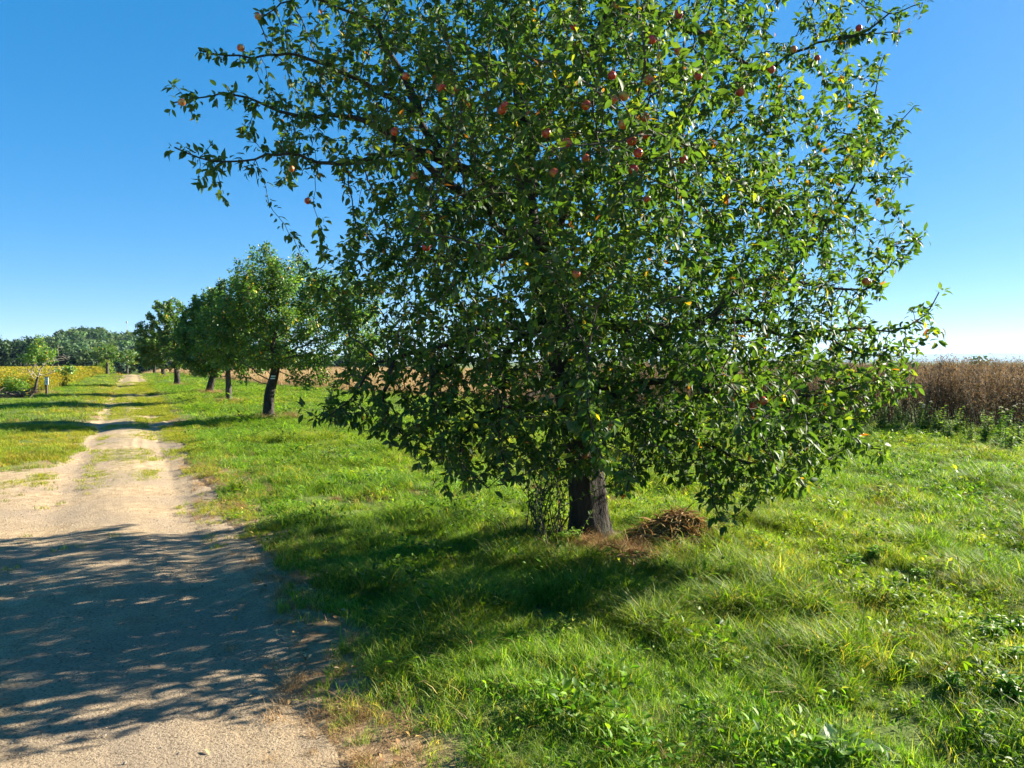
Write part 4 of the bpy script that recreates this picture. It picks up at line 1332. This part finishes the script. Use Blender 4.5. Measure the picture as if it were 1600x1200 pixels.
# brown dried crop on the right
def stalk(seed):
    r = np.random.default_rng(seed)
    parts = []
    for k in range(5):
        b = np.array([r.normal(0, .10), r.normal(0, .10), -.02])
        H = r.uniform(1.15, 1.62)
        tip = b + [r.normal(0, .10), r.normal(0, .10), H]
        path = np.array([b, b * .5 + tip * .5 + r.normal(0, .03, 3), tip])
        v, f = tube(path, np.array([.007, .005, .003]), 3)
        cs = np.array([.24, .165, .12]) * r.uniform(.7, 1.2)
        parts.append((v, f, np.tile(cs, (len(v), 1))))
        for j in range(7):
            u_ = r.uniform(.45, 1.0)
            p0 = b + (tip - b) * u_
            a = r.uniform(0, 6.28)
            p1 = p0 + np.array([math.cos(a) * .10, math.sin(a) * .10, .13]) * r.uniform(.5, 1.4)
            v, f = tube(np.array([p0, p1]), np.array([.003, .002]), 3)
            parts.append((v, f, np.tile(cs, (len(v), 1))))
            n = 6
            pp = p1 + r.normal(0, .022, (n, 3))
            C = np.array([.42, .29, .19]) * r.uniform(.6, 1.3, (n, 1))
            parts.append(leafset(pp, r.normal(0, 1, (n, 3)), r.normal(0, 1, (n, 3)), r.uniform(.02, .045, n), r.uniform(.012, .026, n), C))
        n = 9
        pp = b + (tip - b) * r.uniform(.08, .8, (n, 1))
        C = np.array([[.15, .095, .055], [.10, .075, .04], [.10, .12, .04]])[r.integers(0, 3, n)] * r.uniform(.7, 1.2, (n, 1))
        parts.append(leafset(pp, r.normal(0, 1, (n, 3)) + [0, 0, -.5], r.normal(0, 1, (n, 3)), r.uniform(.05, .11, n), r.uniform(.012, .03, n), C))
    v, f, c = merge(parts)
    return mesh_from('crop_stalks', v, f, M['straw'], col=c)
stalk_coll = source_collection('crop_stalk_tufts', [stalk(180 + k) for k in range(5)])
def crop_points(n, xr, yr, maxin, dens_near):
    x = rg.uniform(*xr, n); y = rg.uniform(*yr, n)
    b = beyond_edge(x, y) + .5 * (vnoise(x * .8, y * .8, 31) - .5)
    k = (b > 0) & (b < maxin) & (rg.random(n) < np.where(b < 4, 1.0, dens_near))
    return x[k], y[k], b[k]
x, y, b = crop_points(26000, (1.0, 60), (8, 75), 40, .34)
m = len(x)
sz = rg.uniform(.72, 1.02, m) * (.86 + .26 * vnoise(x * .5, y * .5, 41))
scatter('brown_crop', np.column_stack([x, y, height(x, y)]), stalk_coll, 5, np.column_stack([sz * 1.15, sz * 1.15, sz]), np.array([.62, .62, .50]) * rg.uniform(.65, 1.25, (m, 1)), rg, .09,
        'tall dried reddish brown crop standing along the right of the meadow', 'crop')

# pale dry grass field beyond the row
tan_me = [straw_clump(200 + k, .55, 1.15, 60, .22, .35, .008, [np.array(c) for c in ((.46, .33, .19), (.38, .26, .15), (.52, .40, .25))]) for k in range(4)]
tan_coll = source_collection('tan_tufts', tan_me)
x, y, b = crop_points(42000, (-80, 2.5), (20, 170), 45, .5)
m = len(x)
far = np.clip(np.hypot(x, y) / 45, .9, 2.2)
scatter('tan_field', np.column_stack([x, y, height(x, y)]), tan_coll, 4, np.column_stack([far, far, rg.uniform(.8, 1.1, m)]), np.array([1.0, .98, .84]) * rg.uniform(.8, 1.15, (m, 1)), rg, .08,
        'pale tan dry grass field behind the row of trees', 'field grass')

# yellowing crop on the left
def gold(seed):
    r = np.random.default_rng(seed)
    v, f, c = blades(26, .5, .95, .014, .2, .3, r, [np.array((.20, .22, .03)), np.array((.28, .26, .03)), np.array((.14, .19, .03))], 3)
    n = 90
    p = np.stack([r.normal(0, .16, n), r.normal(0, .16, n), r.uniform(.3, .98, n)], -1)
    C = np.array([[.42, .34, .03], [.30, .30, .03], [.18, .24, .03]])[r.integers(0, 3, n)] * r.uniform(.7, 1.15, (n, 1))
    v, f, c = merge([(v, f, c), leafset(p, r.normal(0, 1, (n, 3)) + [0, 0, .5], r.normal(0, 1, (n, 3)), r.uniform(.06, .12, n), r.uniform(.03, .06, n), C)])
    return mesh_from('gold_plants', v, f, M['grass'], col=c)
gold_coll = source_collection('gold_tufts', [gold(220 + k) for k in range(4)])
s = rg.uniform(37, 125, 26000); t = -4.1 - rg.exponential(14, 26000)
x, y = from_st(s, t + .35 * (vnoise(s * .5, 1, 7) - .5))
k = (s > 47 - 7 * sstep(-6.8, -9, t)) & (np.hypot(x + 24, y - 37) > 1.2) & (rg.random(len(x)) < np.where(t > -9, 1, .6))
x, y = x[k], y[k]
m = len(x)
far = np.clip(np.hypot(x, y) / 45, 1.0, 2.0)
scatter('yellow_crop', np.column_stack([x, y, height(x, y)]), gold_coll, 4, np.column_stack([far, far, rg.uniform(.75, 1.08, m)]), np.column_stack([np.ones(m), rg.uniform(.75, 1.05, m), np.ones(m)]) * rg.uniform(.8, 1.15, (m, 1)), rg, .06,
        'yellow green crop in the field left of the track', 'crop')

# ------------------------------------------------------------------ single plants and things on the ground
def weed_parts(seed, H, n_stem, leafL, cols, flower=False):
    r = np.random.default_rng(seed)
    sp_, lf = [], []
    fl = []
    for k in range(n_stem):
        b0 = np.array([r.normal(0, .05), r.normal(0, .05), -.02])
        h = H * r.uniform(.6, 1.1)
        path = resample([b0, b0 + [r.normal(0, .04) * H, r.normal(0, .04) * H, h * .5], b0 + [r.normal(0, .16) * H, r.normal(0, .16) * H, h]], max(.03, H / 14))
        v, f = tube(path, np.linspace(.005, .002, len(path)) * (1 + H), 4)
        sp_.append((v, f, np.tile([.10, .13, .04], (len(v), 1))))
        n = len(path) * 3
        p = path[r.integers(1, len(path), n)]
        a = r.uniform(0, 6.28, n)
        d = np.stack([np.cos(a), np.sin(a), r.uniform(-.2, .6, n)], -1)
        C = np.array([cols[i] for i in r.integers(0, len(cols), n)]) * r.uniform(.75, 1.2, (n, 1))
        ll = leafL * r.uniform(.5, 1.2, n) * (1.15 - .6 * p[:, 2] / (h + .01))
        lf.append(leafset(p, d, r.normal(0, .3, (n, 3)) + [0, 0, 1], ll, ll * .45, C, curl=.3))
        if flower:
            q = path[-1]
            nn = 26
            dd = r.normal(0, 1, (nn, 3)); dd[:, 2] = np.abs(dd[:, 2])
            fl.append(leafset(np.tile(q, (nn, 1)), dd, r.normal(0, 1, (nn, 3)), r.uniform(.02, .05, nn), r.uniform(.01, .02, nn), np.tile([.62, .60, .52], (nn, 1))))
    return sp_, lf, fl
def weed(name, loc, parts, root_tag):
    root = empty(name, loc)
    tag(root, *root_tag)
    return root
def make_weed_meshes(seed, H, ns, L, cols, flower=False):
    a, b, c = weed_parts(seed, H, ns, L, cols, flower)
    out = []
    for nm, z_ in (('stems', a), ('foliage', b), ('flower_heads', c)):
        if z_:
            v, f, cc = merge(z_)
            out.append((nm, mesh_from(nm, v, f, M['dry' if nm == 'flower_heads' else 'weed'], col=cc)))
    return out
WC = [np.array(c) for c in ((.10, .20, .02), (.13, .24, .02), (.17, .27, .03))]
low_weeds = [make_weed_meshes(300 + k, .2, 8, .10, WC) for k in range(3)]
tall_weeds = [make_weed_meshes(310 + k, .75, 7, .13, [np.array(c) for c in ((.10, .19, .04), (.14, .22, .04), (.22, .25, .06))]) for k in range(3)]
flower_weeds = [make_weed_meshes(320, .7, 5, .10, WC, True)]
def place(meshes, name, px, py, label, cat, group, sc_=1.0):
    d = 1.6 * F_PX / (py - 565.0)
    p = PX(px, py, d)
    p[2] = float(height(p[0], p[1]))
    root = empty(name, p)
    root.rotation_euler = (0, 0, float(rg.uniform(0, 6.28)))
    root.scale = (sc_,) * 3
    tag(root, label, cat, group)
    for nm, me in meshes:
        obj(nm, me, root)
    return root
for k, (px, py) in enumerate([(1335, 890), (1440, 905), (1370, 880), (1250, 905), (1180, 850), (1505, 830), (1530, 780), (1580, 1000), (1545, 1010), (1490, 1085), (1405, 1060), (1575, 1110), (1060, 950), (1020, 930),
                              (1090, 960), (880, 862), (900, 858), (1290, 975), (1380, 760), (1560, 920), (1300, 1040), (1590, 1060)]):
    place(low_weeds[k % 3], 'low_weed', px, py, 'low broad leaved green weed growing among the meadow grass', 'weed', 'low weeds in the meadow', float(rg.uniform(.45, .8)))
for k, px in enumerate(np.linspace(1330, 1645, 36)):
    py = np.interp(px, [1330, 1420, 1640], [672, 676, 698]) + rg.normal(0, 5)
    place(tall_weeds[k % 3], 'tall_weed', float(px + rg.normal(0, 12)), float(py), 'tall leafy green weed at the foot of the brown crop', 'weed', 'weeds along the crop edge', float(rg.choice([.3, .4, .5, .6, .8])))
for px, py, lb in ((1437, 676, 'white tufted thistle by the brown crop nearest the apple branches'), (1563, 690, 'white tufted thistle by the brown crop near the right edge')):
    place(flower_weeds[0], 'thistle', px, py, lb, 'thistle', 'thistles')

# big leaved burdock at the bottom
bp = PX(1312, 1180, 1.6 * F_PX / (1180 - 565.)); bp[2] = float(height(bp[0], bp[1]))
bur = empty('burdock', bp)
bur.scale = (.85, .85, .85)
tag(bur, 'burdock with broad leaves, one pale underside turned up, at the bottom of the meadow', 'plant')
def broad_leaf(L, W, col, bend, seed):
    r = np.random.default_rng(seed)
    nu, nv = 9, 7
    V = []
    for i in range(nu):
        f = i / (nu - 1)
        hw = W * .5 * (math.sin(math.pi * min(1, f * .92 + .08)) ** .7) * (1 - .25 * f)
        for j in range(nv):
            g_ = (j / (nv - 1) - .5) * 2
            V.append([g_ * hw * (1 + .06 * math.sin(9 * f + j)), f * L, .10 * W * abs(g_) + .02 * W * math.sin(14 * f) * abs(g_) - bend * L * f * f + r.normal(0, .002)])
    idx = np.arange(nu * nv).reshape(nu, nv)
    q = np.stack([idx[:-1, :-1], idx[:-1, 1:], idx[1:, 1:], idx[1:, :-1]], -1).reshape(-1, 4)
    return mesh_from('leaf', np.array(V), q, M['weed'], col=np.tile(col, (len(V), 1)))
for k, (L_, W_, rx, rz, c_, bd_) in enumerate(((.20, .15, .40, -.5, (.07, .15, .035), .3), (.13, .075, 1.0, .25, (.30, .36, .20), .2), (.22, .16, .25, 1.3, (.06, .14, .03), .3), (.22, .15, .3, -1.7, (.07, .15, .03), .3), (.17, .12, .5, 2.6, (.08, .16, .03), .3))):
    o = obj('leaf', broad_leaf(L_, W_, c_, bd_, k), bur)
    o.location = (0.02 * k - .04, 0, .04)
    o.rotation_euler = (rx, 0, rz)
    if k == 1: o['label'] = 'upturned leaf showing its pale underside'
v, f = tube(resample([np.array([.0, -.03, -.02]), np.array([-.02, -.05, .12]), np.array([-.01, -.05, .24])], .03), np.linspace(.006, .003, len(resample([np.array([.0, -.03, -.02]), np.array([-.02, -.05, .12]), np.array([-.01, -.05, .24])], .03))), 6)
obj('stem', mesh_from('stem', v, f, M['weed'], col=np.tile([.2, .24, .08], (len(v), 1))), bur)

# heaps of raked dry grass by the trunk
def heap(px, py, rx, ry, h, n, label, seed):
    r = np.random.default_rng(seed)
    c = PX(px, py, 1.6 * F_PX / (py - 565.)); c[2] = float(height(c[0], c[1])) - .01
    root = empty('hay_heap', c)
    tag(root, label, 'hay', 'heaps of raked grass beside the trunk')
    a, fr_ = np.meshgrid(np.linspace(0, 2 * np.pi, 28, endpoint=False), np.linspace(0, 1, 9), indexing='ij')
    k_ = 1 + .25 * (vnoise(np.cos(a) * 2 + 4, np.sin(a) * 2 + 4, seed) - .5)
    V = np.stack([np.cos(a) * fr_ * rx * k_, np.sin(a) * fr_ * ry * k_, h * (1 - fr_ ** 2) * (.8 + .5 * vnoise(np.cos(a) * fr_ * 3 + 9, np.sin(a) * fr_ * 3 + 9, seed)) - .03 * fr_], -1)
    idx = np.arange(28 * 9).reshape(28, 9)
    q = np.stack([idx[:, :-1], np.roll(idx, -1, 0)[:, :-1], np.roll(idx, -1, 0)[:, 1:], idx[:, 1:]], -1).reshape(-1, 4)
    obj('body', mesh_from('body', V.reshape(-1, 3), q[:, ::-1], M['dry'], col=np.tile([.17, .12, .06], (28 * 9, 1))), root)
    ang = r.uniform(0, 6.28, n); ff = r.random(n) ** .55 * 1.3
    lump = .6 + .8 * vnoise(np.cos(ang) * ff * 4 + 7, np.sin(ang) * ff * 4 + 7, seed)
    p = np.stack([np.cos(ang) * ff * rx, np.sin(ang) * ff * ry, np.maximum(h * (1 - ff ** 2) * lump, .02) + .01 + .02 * r.random(n)], -1)
    d = np.stack([np.cos(ang + r.normal(0, 2.2, n)), np.sin(ang + r.normal(0, 2.2, n)), r.normal(0, .35, n)], -1)
    C = np.array([[.50, .34, .16], [.40, .25, .11], [.58, .45, .24], [.28, .17, .08], [.22, .22, .07]])[r.integers(0, 5, n)] * r.uniform(.7, 1.15, (n, 1))
    v, f, cc = leafset(p, d, r.normal(0, .4, (n, 3)) + [0, 0, 1], r.uniform(.06, .17, n), np.full(n, .0055), C, curl=.5)
    st = obj('straw', mesh_from('straw', v, f, M['dry'], col=cc), root)
    st['kind'] = 'stuff'
heap(1062, 848, .31, .28, .14, 5200, 'large rounded heap of raked brown hay right of the trunk', 71)
heap(990, 888, .20, .17, .07, 1100, 'smaller flat heap of brown hay in front of the trunk', 72)

# windfall apples
for (px, py), lb in zip(((985, 898), (930, 908), (915, 905), (1098, 935)),
                        ('pale red windfall apple in front of the smaller hay heap', 'fallen red apple lying in grass in front of the trunk, right of its pair', 'fallen red apple lying in grass in front of the trunk, left of its pair',
                         'fallen apple in the sunlit grass below the large hay heap')):
    d = 1.6 * F_PX / (py - 565.)
    p = PX(px, py, d); p[2] = float(height(p[0], p[1])) + .045
    e = empty('fallen_apple', p)
    tag(e, lb, 'apple', 'windfall apples')
    e.rotation_euler = (float(rg.uniform(.6, 1.6)), 0, float(rg.uniform(0, 6)))
    o = obj('fruit', apple_me, e); o.scale = (.037,) * 3
    o2 = obj('stalk', stalk_me, e); o2.scale = (.037,) * 3

# gravel on the track and leaves blown along its edge
n = 9000
x, y = wedge(n * 3, 2.0, 16)
s, t = to_st(x, y)
k = (t < track_right(s) + .1) & (t > track_left(s))
x, y = x[k][:n], y[k][:n]
n = len(x)
pt = rg.normal(0, 1, (n, 6, 3)) * .12
oc = np.array([[1, 0, 0], [-1, 0, 0], [0, 1, 0], [0, -1, 0], [0, 0, .6], [0, 0, -.6]]) + pt
size = .003 + .008 * rg.random(n) ** 5
V = oc * size[:, None, None] + np.stack([x, y, height(x, y) + .016], -1)[:, None]
T_ = np.array([[0, 2, 4], [2, 1, 4], [1, 3, 4], [3, 0, 4], [2, 0, 5], [1, 2, 5], [3, 1, 5], [0, 3, 5]])
Fc = ((np.arange(n) * 6)[:, None, None] + T_[None]).reshape(-1, 3)
C = np.repeat(np.array([[.30, .24, .17], [.22, .18, .13], [.36, .29, .21], [.16, .125, .09]])[rg.integers(0, 4, n)], 6, 0)
m_, nt_, out_ = new_mat('pebble')
p_ = N(nt_, 'ShaderNodeBsdfPrincipled'); p_.inputs['Roughness'].default_value = .85
nt_.links.new(attr(nt_, 'col').outputs['Color'], p_.inputs['Base Color']); nt_.links.new(p_.outputs[0], out_.inputs[0])
tag(obj('gravel', mesh_from('gravel', V.reshape(-1, 3), Fc, m_, smooth=False, col=C)), 'small pale stones strewn over the sandy track', 'gravel', kind='stuff')

n = 260
s = rg.uniform(1.5, 13, n); t = track_right(s) + rg.normal(.05, .22, n)
x, y = from_st(s, t)
p = np.stack([x, y, height(x, y) + rg.uniform(.02, .05, n)], -1)
C = np.array([[.36, .22, .09], [.26, .15, .07], [.44, .33, .16], [.38, .25, .07]])[rg.integers(0, 4, n)] * rg.uniform(.7, 1.15, (n, 1))
V, Fc, C = leafset(p, np.column_stack([rg.normal(0, 1, (n, 2)), rg.normal(0, .2, n)]), np.column_stack([rg.normal(0, .3, (n, 2)), np.ones(n)]), rg.uniform(.025, .05, n), rg.uniform(.014, .028, n), C, curl=.35)
tag(obj('leaf_litter', mesh_from('leaf_litter', V, Fc, M['dry'], col=C)), 'dry fallen leaves along the grassy edge of the track', 'leaves', kind='stuff')

# ------------------------------------------------------------------ haze: the air that turns the far hills blue
m, nt, out = new_mat('haze_air')
pv_ = N(nt, 'ShaderNodeVolumePrincipled')
pv_.inputs['Color'].default_value = (0.50, 0.72, 1.0, 1)
pv_.inputs['Density'].default_value = 0.00005
pv_.inputs['Anisotropy'].default_value = 0.2
nt.links.new(pv_.outputs[0], out.inputs['Volume'])
hzb = obj('haze', box_mesh('haze', 38000, 38000, 310, m, 93.0, bev=1.0))
tag(hzb, 'thin bluish air between the camera and the far hills', 'haze', kind='stuff')
